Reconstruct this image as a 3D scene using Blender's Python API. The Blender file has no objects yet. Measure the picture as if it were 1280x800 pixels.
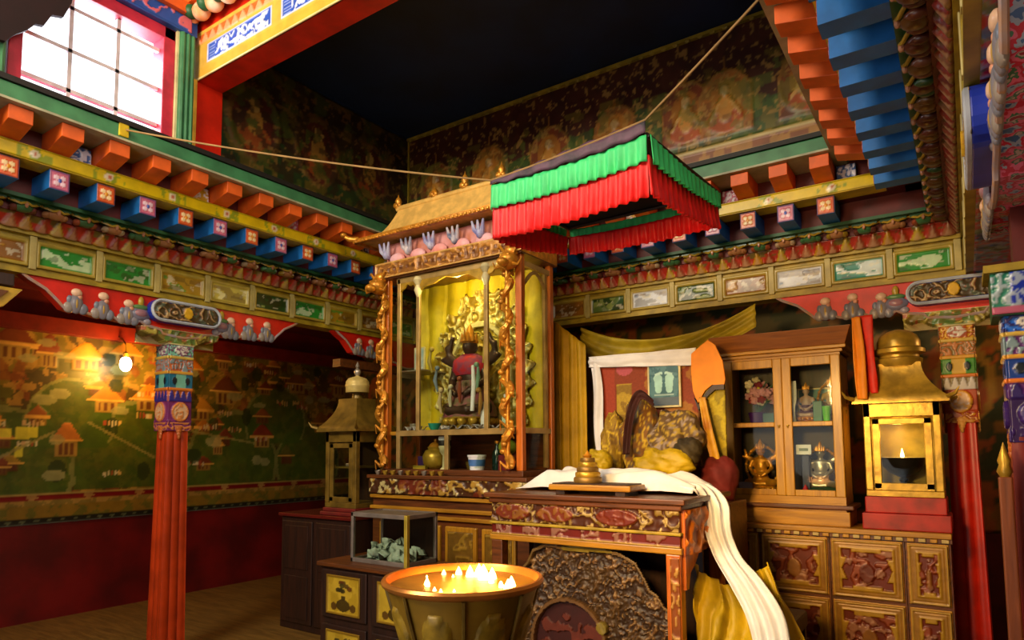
import bpy, bmesh, math, random
import numpy as np
from mathutils import Vector, Matrix
S = bpy.context.scene
COL = S.collection
R = random.Random(7)
PI = math.pi

# ------------------------------------------------------------------ colours and materials
def lin(h):
    h = h.lstrip('#')
    r = []
    for i in (0, 2, 4):
        c = int(h[i:i+2], 16) / 255
        r.append(c / 12.92 if c <= .04045 else ((c + .055) / 1.055) ** 2.4)
    return tuple(r)

def mat(name, hexa, rough=.55, metal=0.0, var=.25, scale=9.0, bump=0.0, bscale=40.0, second=None, coat=0.0, detail=4.0):
    m = bpy.data.materials.new(name); m.use_nodes = True
    nt = m.node_tree; b = nt.nodes['Principled BSDF']
    tc = nt.nodes.new('ShaderNodeTexCoord')
    nz = nt.nodes.new('ShaderNodeTexNoise'); nz.inputs['Scale'].default_value = scale; nz.inputs['Detail'].default_value = detail
    nt.links.new(tc.outputs['Object'], nz.inputs['Vector'])
    rp = nt.nodes.new('ShaderNodeValToRGB')
    c = lin(hexa); c2 = lin(second) if second else tuple(x * (1 - var) for x in c)
    rp.color_ramp.elements[0].position = .36; rp.color_ramp.elements[1].position = .64
    rp.color_ramp.elements[0].color = (*c2, 1); rp.color_ramp.elements[1].color = (*tuple(min(1, x * (1 + var * .5)) for x in c), 1)
    nt.links.new(nz.outputs['Fac'], rp.inputs['Fac'])
    nt.links.new(rp.outputs['Color'], b.inputs['Base Color'])
    b.inputs['Roughness'].default_value = rough; b.inputs['Metallic'].default_value = metal
    if coat: b.inputs['Coat Weight'].default_value = coat; b.inputs['Coat Roughness'].default_value = .15
    if bump:
        n2 = nt.nodes.new('ShaderNodeTexNoise'); n2.inputs['Scale'].default_value = bscale; n2.inputs['Detail'].default_value = 5
        nt.links.new(tc.outputs['Object'], n2.inputs['Vector'])
        bp = nt.nodes.new('ShaderNodeBump'); bp.inputs['Strength'].default_value = bump; bp.inputs['Distance'].default_value = .02
        nt.links.new(n2.outputs['Fac'], bp.inputs['Height']); nt.links.new(bp.outputs['Normal'], b.inputs['Normal'])
    return m

def wood(name, hexa, second, rough=.5, axis=0, scale=3.0, coat=.0):
    m = bpy.data.materials.new(name); m.use_nodes = True
    nt = m.node_tree; b = nt.nodes['Principled BSDF']
    tc = nt.nodes.new('ShaderNodeTexCoord'); mp = nt.nodes.new('ShaderNodeMapping')
    sc = [12, 12, 12]; sc[axis] = 1.2; mp.inputs['Scale'].default_value = sc
    nt.links.new(tc.outputs['Object'], mp.inputs['Vector'])
    nz = nt.nodes.new('ShaderNodeTexNoise'); nz.inputs['Scale'].default_value = scale; nz.inputs['Detail'].default_value = 6; nz.inputs['Distortion'].default_value = .6
    nt.links.new(mp.outputs['Vector'], nz.inputs['Vector'])
    rp = nt.nodes.new('ShaderNodeValToRGB'); rp.color_ramp.elements[0].position = .35; rp.color_ramp.elements[1].position = .65
    rp.color_ramp.elements[0].color = (*lin(second), 1); rp.color_ramp.elements[1].color = (*lin(hexa), 1)
    nt.links.new(nz.outputs['Fac'], rp.inputs['Fac']); nt.links.new(rp.outputs['Color'], b.inputs['Base Color'])
    b.inputs['Roughness'].default_value = rough
    if coat: b.inputs['Coat Weight'].default_value = coat; b.inputs['Coat Roughness'].default_value = .2
    bp = nt.nodes.new('ShaderNodeBump'); bp.inputs['Strength'].default_value = .15; bp.inputs['Distance'].default_value = .01
    nt.links.new(nz.outputs['Fac'], bp.inputs['Height']); nt.links.new(bp.outputs['Normal'], b.inputs['Normal'])
    return m

def vmat(name, rough=.55, metal=0.0, var=.2, scale=14.0, bump=.0, coat=0.0):
    """paint that follows the object's own colour attribute, broken up by noise"""
    m = bpy.data.materials.new(name); m.use_nodes = True
    nt = m.node_tree; b = nt.nodes['Principled BSDF']
    at = nt.nodes.new('ShaderNodeAttribute'); at.attribute_name = 'Col'
    tc = nt.nodes.new('ShaderNodeTexCoord')
    nz = nt.nodes.new('ShaderNodeTexNoise'); nz.inputs['Scale'].default_value = scale; nz.inputs['Detail'].default_value = 6
    nt.links.new(tc.outputs['Object'], nz.inputs['Vector'])
    mr = nt.nodes.new('ShaderNodeMapRange'); mr.inputs['From Min'].default_value = .3; mr.inputs['From Max'].default_value = .7
    mr.inputs['To Min'].default_value = 1 - var; mr.inputs['To Max'].default_value = 1 + var * .4
    nt.links.new(nz.outputs['Fac'], mr.inputs['Value'])
    mx = nt.nodes.new('ShaderNodeMix'); mx.data_type = 'RGBA'; mx.blend_type = 'MULTIPLY'; mx.inputs['Factor'].default_value = 1
    nt.links.new(at.outputs['Color'], mx.inputs[6]); nt.links.new(mr.outputs['Result'], mx.inputs[7])
    nt.links.new(mx.outputs[2], b.inputs['Base Color'])
    b.inputs['Roughness'].default_value = rough; b.inputs['Metallic'].default_value = metal
    if coat: b.inputs['Coat Weight'].default_value = coat; b.inputs['Coat Roughness'].default_value = .12
    if bump:
        bp = nt.nodes.new('ShaderNodeBump'); bp.inputs['Strength'].default_value = bump; bp.inputs['Distance'].default_value = .01
        nt.links.new(nz.outputs['Fac'], bp.inputs['Height']); nt.links.new(bp.outputs['Normal'], b.inputs['Normal'])
    return m

def glass_mat(name, tint='#f2f6f0', refl=.012):
    m = bpy.data.materials.new(name); m.use_nodes = True
    nt = m.node_tree; nt.nodes.clear()
    o = nt.nodes.new('ShaderNodeOutputMaterial'); mx = nt.nodes.new('ShaderNodeMixShader')
    t = nt.nodes.new('ShaderNodeBsdfTransparent'); t.inputs['Color'].default_value = (*lin(tint), 1)
    g = nt.nodes.new('ShaderNodeBsdfGlossy'); g.inputs['Roughness'].default_value = .05
    nz = nt.nodes.new('ShaderNodeTexNoise'); nz.inputs['Scale'].default_value = 3
    mr = nt.nodes.new('ShaderNodeMapRange'); mr.inputs['To Min'].default_value = refl * .6; mr.inputs['To Max'].default_value = refl * 1.4
    nt.links.new(nz.outputs['Fac'], mr.inputs['Value']); nt.links.new(mr.outputs['Result'], mx.inputs['Fac'])
    nt.links.new(t.outputs[0], mx.inputs[1]); nt.links.new(g.outputs[0], mx.inputs[2]); nt.links.new(mx.outputs[0], o.inputs['Surface'])
    return m

def glow_mat(name, hexa, strength):
    m = bpy.data.materials.new(name); m.use_nodes = True
    b = m.node_tree.nodes['Principled BSDF']
    b.inputs['Base Color'].default_value = (*lin(hexa), 1)
    b.inputs['Emission Color'].default_value = (*lin(hexa), 1); b.inputs['Emission Strength'].default_value = strength
    return m

# ------------------------------------------------------------------ noise
_rt = np.random.RandomState(11).rand(512, 512)
def vnoise(x, y, seed=0):
    x = np.asarray(x, float) + seed * 17.3; y = np.asarray(y, float) + seed * 9.7
    xi = np.floor(x).astype(int); yi = np.floor(y).astype(int); fx = x - xi; fy = y - yi
    fx = fx * fx * (3 - 2 * fx); fy = fy * fy * (3 - 2 * fy)
    g = lambda a, b: _rt[a % 512, b % 512]
    return (g(xi, yi) * (1 - fx) + g(xi + 1, yi) * fx) * (1 - fy) + (g(xi, yi + 1) * (1 - fx) + g(xi + 1, yi + 1) * fx) * fy
def fbm(x, y, seed=0, o=3):
    s = 0; a = .5; t = 0
    for i in range(o):
        s = s + a * vnoise(np.asarray(x) * 2 ** i, np.asarray(y) * 2 ** i, seed + i * 3); t += a; a *= .5
    return s / t
def scroll(x, y, seed=0, turns=3.0):
    """curling carved-foliage height, 0..1"""
    n = fbm(x, y, seed, 2); m = fbm(x + 5.2 + n, y + 1.3 - n, seed + 5, 2)
    return np.abs(np.sin(PI * turns * (n + m)))

# ------------------------------------------------------------------ mesh builder
WL = {}
def wl(p):
    return WL.get(p.name, Vector((0, 0, 0))) if p else Vector((0, 0, 0))

class MB:
    def __init__(s, T=None): s.v = []; s.f = []; s.T = T
    def add(s, vs, fs):
        b = len(s.v)
        for p in vs: s.v.append(tuple(s.T(*p)) if s.T else tuple(p))
        for f in fs: s.f.append([b + i for i in f])
        return s
    def box(s, x0, x1, y0, y1, z0, z1):
        return s.add([(x, y, z) for x in (x0, x1) for y in (y0, y1) for z in (z0, z1)],
                     [(0, 1, 3, 2), (4, 6, 7, 5), (0, 4, 5, 1), (2, 3, 7, 6), (0, 2, 6, 4), (1, 5, 7, 3)])
    def hexa(s, p):  # 8 corners ordered like box
        return s.add(p, [(0, 1, 3, 2), (4, 6, 7, 5), (0, 4, 5, 1), (2, 3, 7, 6), (0, 2, 6, 4), (1, 5, 7, 3)])
    def prism(s, pts, axis, a0, a1):
        n = len(pts)
        def pl(p, a):
            return {0: (a, p[0], p[1]), 1: (p[0], a, p[1]), 2: (p[0], p[1], a)}[axis]
        vs = [pl(p, a0) for p in pts] + [pl(p, a1) for p in pts]
        fs = [list(range(n)), list(range(2 * n - 1, n - 1, -1))] + [(i, (i + 1) % n, n + (i + 1) % n, n + i) for i in range(n)]
        return s.add(vs, fs)
    def lathe(s, prof, c=(0, 0, 0), n=24, sx=1, sy=1, ph=0.0):
        vs = []; fs = []
        for r, z in prof:
            for k in range(n):
                a = 2 * PI * k / n + ph; vs.append((c[0] + r * sx * math.cos(a), c[1] + r * sy * math.sin(a), c[2] + z))
        for i in range(len(prof) - 1):
            for k in range(n):
                fs.append((i * n + k, i * n + (k + 1) % n, (i + 1) * n + (k + 1) % n, (i + 1) * n + k))
        fs.append(list(range(n - 1, -1, -1))); fs.append([(len(prof) - 1) * n + k for k in range(n)])
        return s.add(vs, fs)
    def tube(s, path, r, n=8):
        P = [Vector(p) for p in path]; N = len(P)
        rr = r if isinstance(r, (list, tuple)) else [r] * N
        vs = []; fs = []; up = Vector((0, 0, 1)); prev = None
        for i in range(N):
            d = (P[min(i + 1, N - 1)] - P[max(i - 1, 0)]).normalized()
            if prev is None:
                a = d.cross(up if abs(d.z) < .9 else Vector((1, 0, 0))).normalized()
            else:
                a = (prev - d * prev.dot(d)).normalized()
            prev = a; b = d.cross(a)
            for k in range(n):
                t = 2 * PI * k / n; vs.append(tuple(P[i] + (a * math.cos(t) + b * math.sin(t)) * rr[i]))
        for i in range(N - 1):
            for k in range(n): fs.append((i * n + k, i * n + (k + 1) % n, (i + 1) * n + (k + 1) % n, (i + 1) * n + k))
        fs.append(list(range(n - 1, -1, -1))); fs.append([(N - 1) * n + k for k in range(n)])
        return s.add(vs, fs)
    def ell(s, c, r, nu=14, nv=9):
        if not isinstance(r, (list, tuple)): r = (r, r, r)
        vs = [(c[0], c[1], c[2] - r[2])]; fs = []
        for j in range(1, nv):
            t = -PI / 2 + PI * j / nv
            for k in range(nu):
                a = 2 * PI * k / nu
                vs.append((c[0] + r[0] * math.cos(t) * math.cos(a), c[1] + r[1] * math.cos(t) * math.sin(a), c[2] + r[2] * math.sin(t)))
        vs.append((c[0], c[1], c[2] + r[2])); L = len(vs) - 1
        for k in range(nu):
            fs.append((0, 1 + (k + 1) % nu, 1 + k)); fs.append((L, L - nu + k, L - nu + (k + 1) % nu))
        for j in range(nv - 2):
            for k in range(nu):
                a = 1 + j * nu; fs.append((a + k, a + (k + 1) % nu, a + nu + (k + 1) % nu, a + nu + k))
        return s.add(vs, fs)
    def cone(s, c, r, h, n=10, sx=1, sy=1):
        return s.lathe([(r, 0), (r * .75, h * .35), (r * .35, h * .75), (.001, h)], c, n, sx, sy)
    def petal(s, c, w, h, d, T=None):
        """leaf-shaped boss lying in the x-z plane, bulging to -y"""
        return s.ell((c[0], c[1], c[2]), (w / 2, d, h / 2), 10, 6)
    def build(s, name, m, parent=None, smooth=False, bevel=0.0, sub=0, remesh=0.0, solid=0.0, cols=None):
        off = wl(parent)
        V = [Vector(v) for v in s.v]
        if parent is None:
            lo = [min(v[i] for v in V) for i in range(3)]; hi = [max(v[i] for v in V) for i in range(3)]
            off = Vector(((lo[0] + hi[0]) / 2, (lo[1] + hi[1]) / 2, lo[2]))
        me = bpy.data.meshes.new(name); me.from_pydata([v - off for v in V], [], s.f)
        bm = bmesh.new(); bm.from_mesh(me); bmesh.ops.recalc_face_normals(bm, faces=bm.faces); bm.to_mesh(me); bm.free()
        o = bpy.data.objects.new(name, me); COL.objects.link(o)
        if parent is None: o.location = off
        else: o.parent = parent
        WL[o.name] = off
        me.materials.append(m)
        if cols is not None:
            at = me.color_attributes.new('Col', 'FLOAT_COLOR', 'POINT')
            at.data.foreach_set('color', np.concatenate([np.asarray(cols, float), np.ones((len(V), 1))], 1).astype('f').ravel())
        if smooth:
            me.polygons.foreach_set('use_smooth', [True] * len(me.polygons)); me.set_sharp_from_angle(angle=.8)
        if solid:
            d = o.modifiers.new('thickness', 'SOLIDIFY'); d.thickness = solid
        if remesh:
            d = o.modifiers.new('skin', 'REMESH'); d.mode = 'VOXEL'; d.voxel_size = remesh; d.use_smooth_shade = True
        if bevel:
            d = o.modifiers.new('edge', 'BEVEL'); d.width = bevel; d.segments = 2; d.limit_method = 'ANGLE'; d.angle_limit = .7
        if sub:
            d = o.modifiers.new('soft', 'SUBSURF'); d.levels = sub; d.render_levels = sub
        return o

def tag(o, label=None, cat=None, group=None, kind=None):
    if label: o['label'] = label
    if cat: o['category'] = cat
    if group: o['group'] = group
    if kind: o['kind'] = kind
    return o
def thing(name, loc, label, cat, group=None, kind=None):
    o = bpy.data.objects.new(name, None); COL.objects.link(o); o.location = loc; o.empty_display_size = .1
    WL[o.name] = Vector(loc)
    return tag(o, label, cat, group, kind)
def dup(o, loc=None, rz=None, label=None, group=None, scale=None):
    def cp(a, par):
        c = a.copy(); COL.objects.link(c); WL[c.name] = wl(a).copy()
        if par is not None: c.parent = par
        for ch in [x for x in bpy.data.objects if x.parent == a]: cp(ch, c)
        return c
    c = cp(o, None)
    if loc is not None: c.location = loc
    if rz is not None: c.rotation_euler = (0, 0, rz)
    if scale is not None: c.scale = (scale,) * 3 if not isinstance(scale, tuple) else scale
    if label: c['label'] = label
    if group: c['group'] = group
    return c

# ------------------------------------------------------------------ painted / carved sheets
class Cv:
    def __init__(s, w, h, res, base):
        s.w, s.h = w, h
        s.nx, s.ny = max(3, int(w / res) + 1), max(3, int(h / res) + 1)
        s.U, s.V = np.meshgrid(np.linspace(0, w, s.nx), np.linspace(0, h, s.ny))
        s.C = np.zeros((s.ny, s.nx, 3)); s.C[:] = lin(base) if isinstance(base, str) else base
        s.H = np.zeros((s.ny, s.nx))
    def put(s, m, col, k=1.0, h=None):
        m = np.clip(m, 0, 1) * k
        c = np.array(lin(col) if isinstance(col, str) else col)
        s.C = s.C * (1 - m[..., None]) + c * m[..., None]
        if h is not None: s.H = s.H * (1 - m) + h * m
        return s
    def dist_ell(s, cx, cy, rx, ry): return np.sqrt(((s.U - cx) / rx) ** 2 + ((s.V - cy) / ry) ** 2)
    def ell(s, cx, cy, rx, ry, col, k=1, h=None): return s.put(s.dist_ell(cx, cy, rx, ry) < 1, col, k, h)
    def ring(s, cx, cy, rx, ry, t, col, k=1, h=None):
        d = s.dist_ell(cx, cy, rx, ry); return s.put((d < 1) & (d > 1 - t), col, k, h)
    def rect(s, x0, x1, y0, y1, col, k=1, h=None):
        return s.put((s.U >= x0) & (s.U <= x1) & (s.V >= y0) & (s.V <= y1), col, k, h)
    def frame(s, x0, x1, y0, y1, t, col, k=1, h=None):
        a = (s.U >= x0) & (s.U <= x1) & (s.V >= y0) & (s.V <= y1)
        b = (s.U >= x0 + t) & (s.U <= x1 - t) & (s.V >= y0 + t) & (s.V <= y1 - t)
        return s.put(a & ~b, col, k, h)
    def pmask(s, pts):
        ins = np.zeros_like(s.U, bool); n = len(pts)
        for i in range(n):
            x1, y1 = pts[i]; x2, y2 = pts[(i + 1) % n]
            if y1 == y2: continue
            c = ((y1 > s.V) != (y2 > s.V)) & (s.U < (x2 - x1) * (s.V - y1) / (y2 - y1) + x1)
            ins ^= c
        return ins
    def poly(s, pts, col, k=1, h=None): return s.put(s.pmask(pts), col, k, h)
    def line(s, a, b, t, col, k=1, h=None):
        ax, ay = a; dx, dy = b[0] - ax, b[1] - ay; L = dx * dx + dy * dy + 1e-9
        q = np.clip(((s.U - ax) * dx + (s.V - ay) * dy) / L, 0, 1)
        return s.put(np.hypot(s.U - ax - q * dx, s.V - ay - q * dy) < t / 2, col, k, h)
    def n(s, sc, seed=0, o=3): return fbm(s.U * sc, s.V * sc, seed, o)
    def build(s, name, O, U, V, N, m, parent=None, depth=.012):
        O, U, V, N = map(np.array, (O, U, V, N))
        P = O + s.U[..., None] * U + s.V[..., None] * V + s.H[..., None] * N
        nx, ny = s.nx, s.ny
        pts = P.reshape(-1, 3); cols = s.C.reshape(-1, 3)
        idx = np.arange(nx * ny).reshape(ny, nx)
        q = np.stack([idx[:-1, :-1], idx[:-1, 1:], idx[1:, 1:], idx[1:, :-1]], -1).reshape(-1, 4).tolist()
        loop = list(idx[0, :]) + list(idx[1:, -1]) + list(idx[-1, -2::-1]) + list(idx[-2:0:-1, 0])
        base = len(pts)
        bp = np.array([O + s.U.flat[i] * U + s.V.flat[i] * V - depth * N for i in loop])
        pts = np.concatenate([pts, bp]); cols = np.concatenate([cols, cols[loop]])
        k = len(loop)
        for i in range(k): q.append([loop[(i + 1) % k], loop[i], base + i, base + (i + 1) % k])
        q.append([base + i for i in range(k)])
        mb = MB(); mb.v = [tuple(p) for p in pts]; mb.f = [[int(a) for a in f] for f in q]
        o = mb.build(name, m, parent, cols=cols)
        fl = [True] * len(o.data.polygons); o.data.polygons.foreach_set('use_smooth', fl)
        return o

def area(name, loc, target, size, sizey, energy, hexa, spread=PI):
    l = bpy.data.lights.new(name, 'AREA'); l.shape = 'RECTANGLE'; l.size = size; l.size_y = sizey; l.spread = spread; l.energy = energy; l.color = lin(hexa)
    o = bpy.data.objects.new(name, l); COL.objects.link(o); o.location = loc
    o.rotation_euler = (Vector(target) - Vector(loc)).to_track_quat('-Z', 'Y').to_euler(); return o
def point(name, loc, energy, hexa, r=.03):
    l = bpy.data.lights.new(name, 'POINT'); l.energy = energy; l.color = lin(hexa); l.shadow_soft_size = r
    o = bpy.data.objects.new(name, l); COL.objects.link(o); o.location = loc; return o

X_, Y_, Z_ = (1, 0, 0), (0, 1, 0), (0, 0, 1)
nX, nY = (-1, 0, 0), (0, -1, 0)

# ------------------------------------------------------------------ shared materials
M = dict(
    paint=vmat('painted wood', .5, 0, .3, 18), mural=vmat('mural paint', .42, 0, .3, 7), carve=vmat('carved gilding', .4, .08, .25, 22),
    cloth=vmat('woven brocade', .75, 0, .2, 60), gloss=vmat('lacquer paint', .3, 0, .2, 12),
    red=mat('pillar red lacquer', '#cc2208', .38, var=.3, scale=5), dred=mat('dark red paint', '#5a0c08', .55, var=.35),
    maroon=mat('maroon plaster', '#6e0808', .5, var=.45, scale=2.5), orange=mat('orange paint', '#e8651c', .5, var=.18),
    blue=mat('joist blue paint', '#1c6fc0', .5, var=.2), green=mat('sill green paint', '#3f8054', .45, var=.3, scale=6),
    dgreen=mat('ledge green paint', '#1f5a30', .5, var=.3), yellow=mat('yellow paint', '#d8b818', .45, var=.25),
    ochre=mat('ochre paint', '#a0881e', .5, var=.35), black=mat('plain black paint', '#14100c', .6),  # black: one dark paint for sill caps, lamp band and wicks
    gold=mat('old gilding', '#d8922c', .34, .45, .35, 20, .15), brass=mat('aged brass', '#c09a34', .34, .45, .35, 12, .08),
    dbrass=mat('dark brass', '#7a6224', .4, .35, .4, 10, .1), silver=mat('tarnished silver', '#b8b0a0', .35, .7, .2),
    wood=wood('honey wood', '#c08c1c', '#9c6c14', .45, 2, coat=.2), woodx=wood('honey wood along', '#b8841c', '#966614', .45, 0, coat=.2),
    rwood=wood('red brown wood', '#6e3a12', '#4a270c', .45, 0, coat=.15), dwood=wood('dark brown wood', '#33190d', '#1f0f08', .5, 2),
    oak=wood('orange post wood', '#d0701c', '#a85412', .4, 2, coat=.3), navy=mat('navy ceiling paint', '#0e2446', .6, var=.4, scale=2),
    white=mat('white silk', '#e8eaf0', .6, var=.08, bump=.15, bscale=30), cream=mat('cream paint', '#d8cc98', .5),
    ysilk=mat('yellow silk', '#bda012', .55, var=.35, scale=5, bump=.2, bscale=25), osilk=mat('orange cloth', '#e88a10', .65, var=.12),
    gsilk=mat('green satin', '#3fd47c', .5, var=.12), rsilk=mat('red satin', '#e0181c', .5, var=.15), floor=wood('floorboards', '#7a5c28', '#5a431a', .5, 0),
    glass=glass_mat('clear glass'), flame=glow_mat('flame', '#ffd070', 22), butter=mat('melted butter', '#f09a20', .3, var=.15),
)
# ================================================================== THE ROOM
XL, YB, XR = -5.0, 5.4, .07          # faces of the three beams round the raised centre
def st(o, label, cat): return tag(o, label, cat, kind='structure')

st(MB().box(-7.3, 2.6, -1.6, 6.8, -.1, 0).build('floor', M['floor']), 'dim brown floor of the prayer hall', 'floor')

# ---- left wall: red dado, painted bands, mural
wl_ = st(MB().box(-7.3, -7.12, -1.6, 6.6, 0, 3.05).build('wall_left', M['maroon']), 'dark red left wall with bands and a landscape mural above', 'wall')
c = Cv(6.6, 1.9, .016, '#76661c')                                  # u = Y - 0, v = z - .88
n1 = c.n(3, 1); n2 = c.n(9, 4)
c.put(n1 > .55, '#4c5216', .8); c.put(n2 > .58, '#a07a24', .6); c.put(fbm(c.U * 5, c.V * 6, 9) < .38, '#3c280e', .75); c.put(fbm(c.U * 14, c.V * 14, 19) > .63, '#b89040', .6); c.put(fbm(c.U * 7, c.V * 7, 29) > .64, '#8a3e1a', .6)
def hill(y, z, r, col='#3f5a14'):
    d = c.dist_ell(y, z, r, r * 1.05) + (c.n(6, 3) - .5) * .12
    c.put((d < 1) & (c.V > z - .25), col, .85); c.put((d < 1) & (d > .93) & (c.V > z - .2), '#8a8a4a', .6)
def hall(y, z, w, h, roof='#d8861c', wallc='#a3843a', tiers=1):
    for t in range(tiers):
        k = 1 - .28 * t; zz = z + t * h * 1.0
        c.rect(y - w * .36 * k, y + w * .36 * k, zz, zz + h * .55, wallc, .95, .004)
        for q in (-.2, 0, .2): c.rect(y + (q - .05) * w * k, y + (q + .05) * w * k, zz + .02, zz + h * .42, '#5c2c14', .9)
        c.poly([(y - w * .55 * k, zz + h * .5), (y + w * .55 * k, zz + h * .5), (y + w * .16 * k, zz + h), (y, zz + h * 1.12), (y - w * .16 * k, zz + h)], roof, .95, .006)
        c.line((y - w * .55 * k, zz + h * .5), (y + w * .55 * k, zz + h * .5), .018, '#e0b050', .9)
for y, z, r in ((3.5, .55, .62), (4.62, .5, .6), (2.35, .45, .6), (5.7, .5, .5), (1.4, .6, .6), (.5, .5, .6), (2.9, .95, .4), (5.2, 1.0, .45)): hill(y, z, r)
for k in range(44):
    hall(R.uniform(.1, 6.4), R.uniform(.42, 1.65), R.uniform(.14, .24), R.uniform(.14, .22), R.choice(['#b8741c', '#8a4a1a', '#7a3418', '#a08028', '#5c5a1c']), R.choice(['#8a6c2a', '#6a4a1c', '#9a7c40', '#5a3a18']))
for y, z, w, h, rf in ((3.0, 1.45, .34, .26, '#e0901c'), (3.62, 1.08, .34, .26, '#dc8a1c'), (3.38, 1.55, .3, .22, '#d8861c'), (3.2, 1.05, .3, .25, '#b87a20'),
                       (2.86, .62, .26, .3, '#b8702c'), (3.93, .55, .22, .3, '#c08030'), (4.5, 1.2, .34, .3, '#6a3418'), (4.05, 1.45, .3, .26, '#d8801c'),
                       (4.2, 1.0, .3, .24, '#c08828'), (2.4, 1.5, .36, .3, '#7a3418'), (2.68, 1.45, .2, .3, '#8a3c18'), (5.0, .7, .3, .26, '#8a3018'), (4.42, .62, .14, .2, '#d89a30'),
                       (5.5, 1.4, .3, .24, '#7a4a18'), (5.9, .9, .3, .24, '#8a5a18'), (1.9, .7, .3, .3, '#a06a20'), (1.5, 1.4, .4, .3, '#a0601c'), (.8, 1.0, .4, .3, '#b0701c'), (6.2, 1.4, .3, .3, '#704018')):
    hall(y, z, w, h, rf)
for k in range(110):                                               # small white-robed crowds, trees and clouds
    y, z = R.uniform(.2, 6.4), R.uniform(.42, 1.7)
    if k % 3 == 0: c.ell(y, z, R.uniform(.05, .11), R.uniform(.03, .06), '#9a9a62', .7, .003)
    elif k % 3 == 1:
        for q in range(5): c.ell(y + q * .035, z + R.uniform(-.01, .01), .013, .028, R.choice(['#c8a878', '#a04a30', '#d0b060', '#cfc7a0']), .9)
    else: c.ell(y, z, R.uniform(.05, .09), R.uniform(.06, .11), '#26360e', .85)
for y, z, w, h in ((2.5, .78, .1, .12), (2.58, .8, .07, .1), (2.36, .8, .1, .08), (2.47, .62, .06, .1)): c.rect(y - w / 2, y + w / 2, z, z + h, '#d6d23a', .85)  # yellow-green patches: window reflections painted into the mural
for a, b in (((3.05, .95), (3.7, .6)), ((2.2, .55), (2.75, .85)), ((4.0, .9), (4.9, .75))): c.line(a, b, .025, '#8f8a4a', .8)
c.rect(0, 6.6, 0, .055, '#1c1c10'); c.rect(0, 6.6, 0, .012, '#8a8a7a', .8, .004)
for k in range(60): c.ell(k * .11, .03, .02, .014, '#77805a', .6)
c.rect(0, 6.6, .055, .165, '#8a6c1e'); c.put((c.V > .055) & (c.V < .165) & (c.n(14, 2) > .56), '#5c6420', .7)
c.rect(0, 6.6, .165, .215, '#a8843c'); c.put((c.V > .165) & (c.V < .215) & (c.n(20, 5) > .5), '#7a6a28', .8)
c.rect(0, 6.6, .215, .275, '#7a1210'); c.rect(0, 6.6, .27, .285, '#a8944a', .9, .004)
for k in range(14): c.ell(k * .48 + .2, .245, .05, .022, '#b08a4a', .8)
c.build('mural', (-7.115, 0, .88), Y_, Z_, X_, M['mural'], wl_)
st(MB().box(-7.12, -7.0, -1.6, 6.6, 2.66, 2.8).build('trim_left', mat('dull red rail', '#7a1a0c', .5)), 'red rail along the top of the left mural', 'rail')

# ---- back wall
wb = st(MB().box(-7.3, 2.6, 6.6, 6.8, 0, 3.05).build('wall_back', M['dred']), 'back wall with a dim mural behind the altar', 'wall')
c = Cv(9.7, 2.2, .03, '#4a4416'); c.put(c.n(3, 2) > .5, '#2f3d12', .9); c.put(c.n(6, 7) > .6, '#9a6a1c', .8); c.put(c.n(8, 12) > .63, '#b85a1c', .7)
for k in range(16):
    c.ring(.5 + k * .6, 1.2, .22, .32, .25, '#b08a30', .8); c.ell(.5 + k * .6, 1.1, .14, .24, '#a0461c', .8)
c.build('mural', (-7.1, 6.595, .85), X_, Z_, nY, M['mural'], wb)
st(MB().box(2.4, 2.6, -1.6, 6.6, 0, 3.05).build('wall_right', M['dred']), 'dark red right wall', 'wall')
wf = MB().box(-7.3, 2.6, -1.8, -1.6, 2.3, 5.4).box(-7.3, -3.2, -1.8, -1.6, 0, 2.3).box(-.8, 2.6, -1.8, -1.6, 0, 2.3)
st(wf.build('wall_front', M['dred']), 'front wall behind the viewer with a wide doorway', 'wall')

# ---- aisle ceilings and upper roof
mc = MB().box(-7.3, -5.1, -1.6, 6.8, 3.05, 3.15).box(.15, 2.6, -1.6, 6.8, 3.05, 3.15).box(-5.2, .15, 5.6, 6.8, 3.05, 3.15)
st(mc.build('ceiling', M['dred']), 'low dark red ceiling of the side aisles', 'ceiling')
aisle = []
o0 = MB().box(.62, 2.38, -.05, .05, 2.97, 3.05).build('ceiling_joist', M['dred'])
tag(o0, 'dark red joist crossing the low ceiling of the right aisle', 'joist', 'aisle ceiling joists', 'thing'); b0 = o0.location.copy()
for k in range(13):
    j = o0 if k == 0 else dup(o0)
    j.location = (b0.x, 1.0 + k * .34, b0.z)

# ---- the raised lantern
ZD, ZT = 4.7, 5.3
ml = MB().box(-4.75, -4.55, -1.6, 1.2, 3.66, ZT).box(-4.75, -4.55, 2.52, 4.84, 3.66, ZT).box(-4.75, -4.55, 1.2, 2.52, 4.62, ZT).box(-4.75, -4.55, 1.2, 2.52, 3.66, 3.7)
ul = st(ml.build('wall_upper_left', M['navy']), 'upper left wall of the raised roof light with its window', 'wall')
c = Cv(2.09, 1.0, .016, '#2a1a0c'); c.put(c.V < .32 + (c.n(3, 1) - .5) * .3, '#1f3414', .9); c.put((c.n(8, 3) > .58), '#5a4a14', .7)
for y in (.32, .95, 1.55):
    c.ring(y, .48, .25, .32, .2, '#5a3c18', .8, .008); c.ell(y, .45, .2, .27, '#4a1a10', .9); c.ell(y, .35, .15, .12, '#7a3a14'); c.ell(y, .48, .08, .11, '#8a6224'); c.ell(y, .62, .05, .06, '#a08040')
c.put(c.n(13, 21) > .56, '#2a1c0c', .75); c.put(c.n(9, 31) > .62, '#3f4a16', .7); c.put(c.n(26, 41) > .66, '#7a5a28', .6); c.ell(.12, .72, .1, .1, '#6a7420', .7); c.rect(0, 2.1, 0, .05, '#6b5a2a')
c.build('mural', (-4.545, 2.74, 3.67), Y_, Z_, X_, M['mural'], ul)

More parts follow.
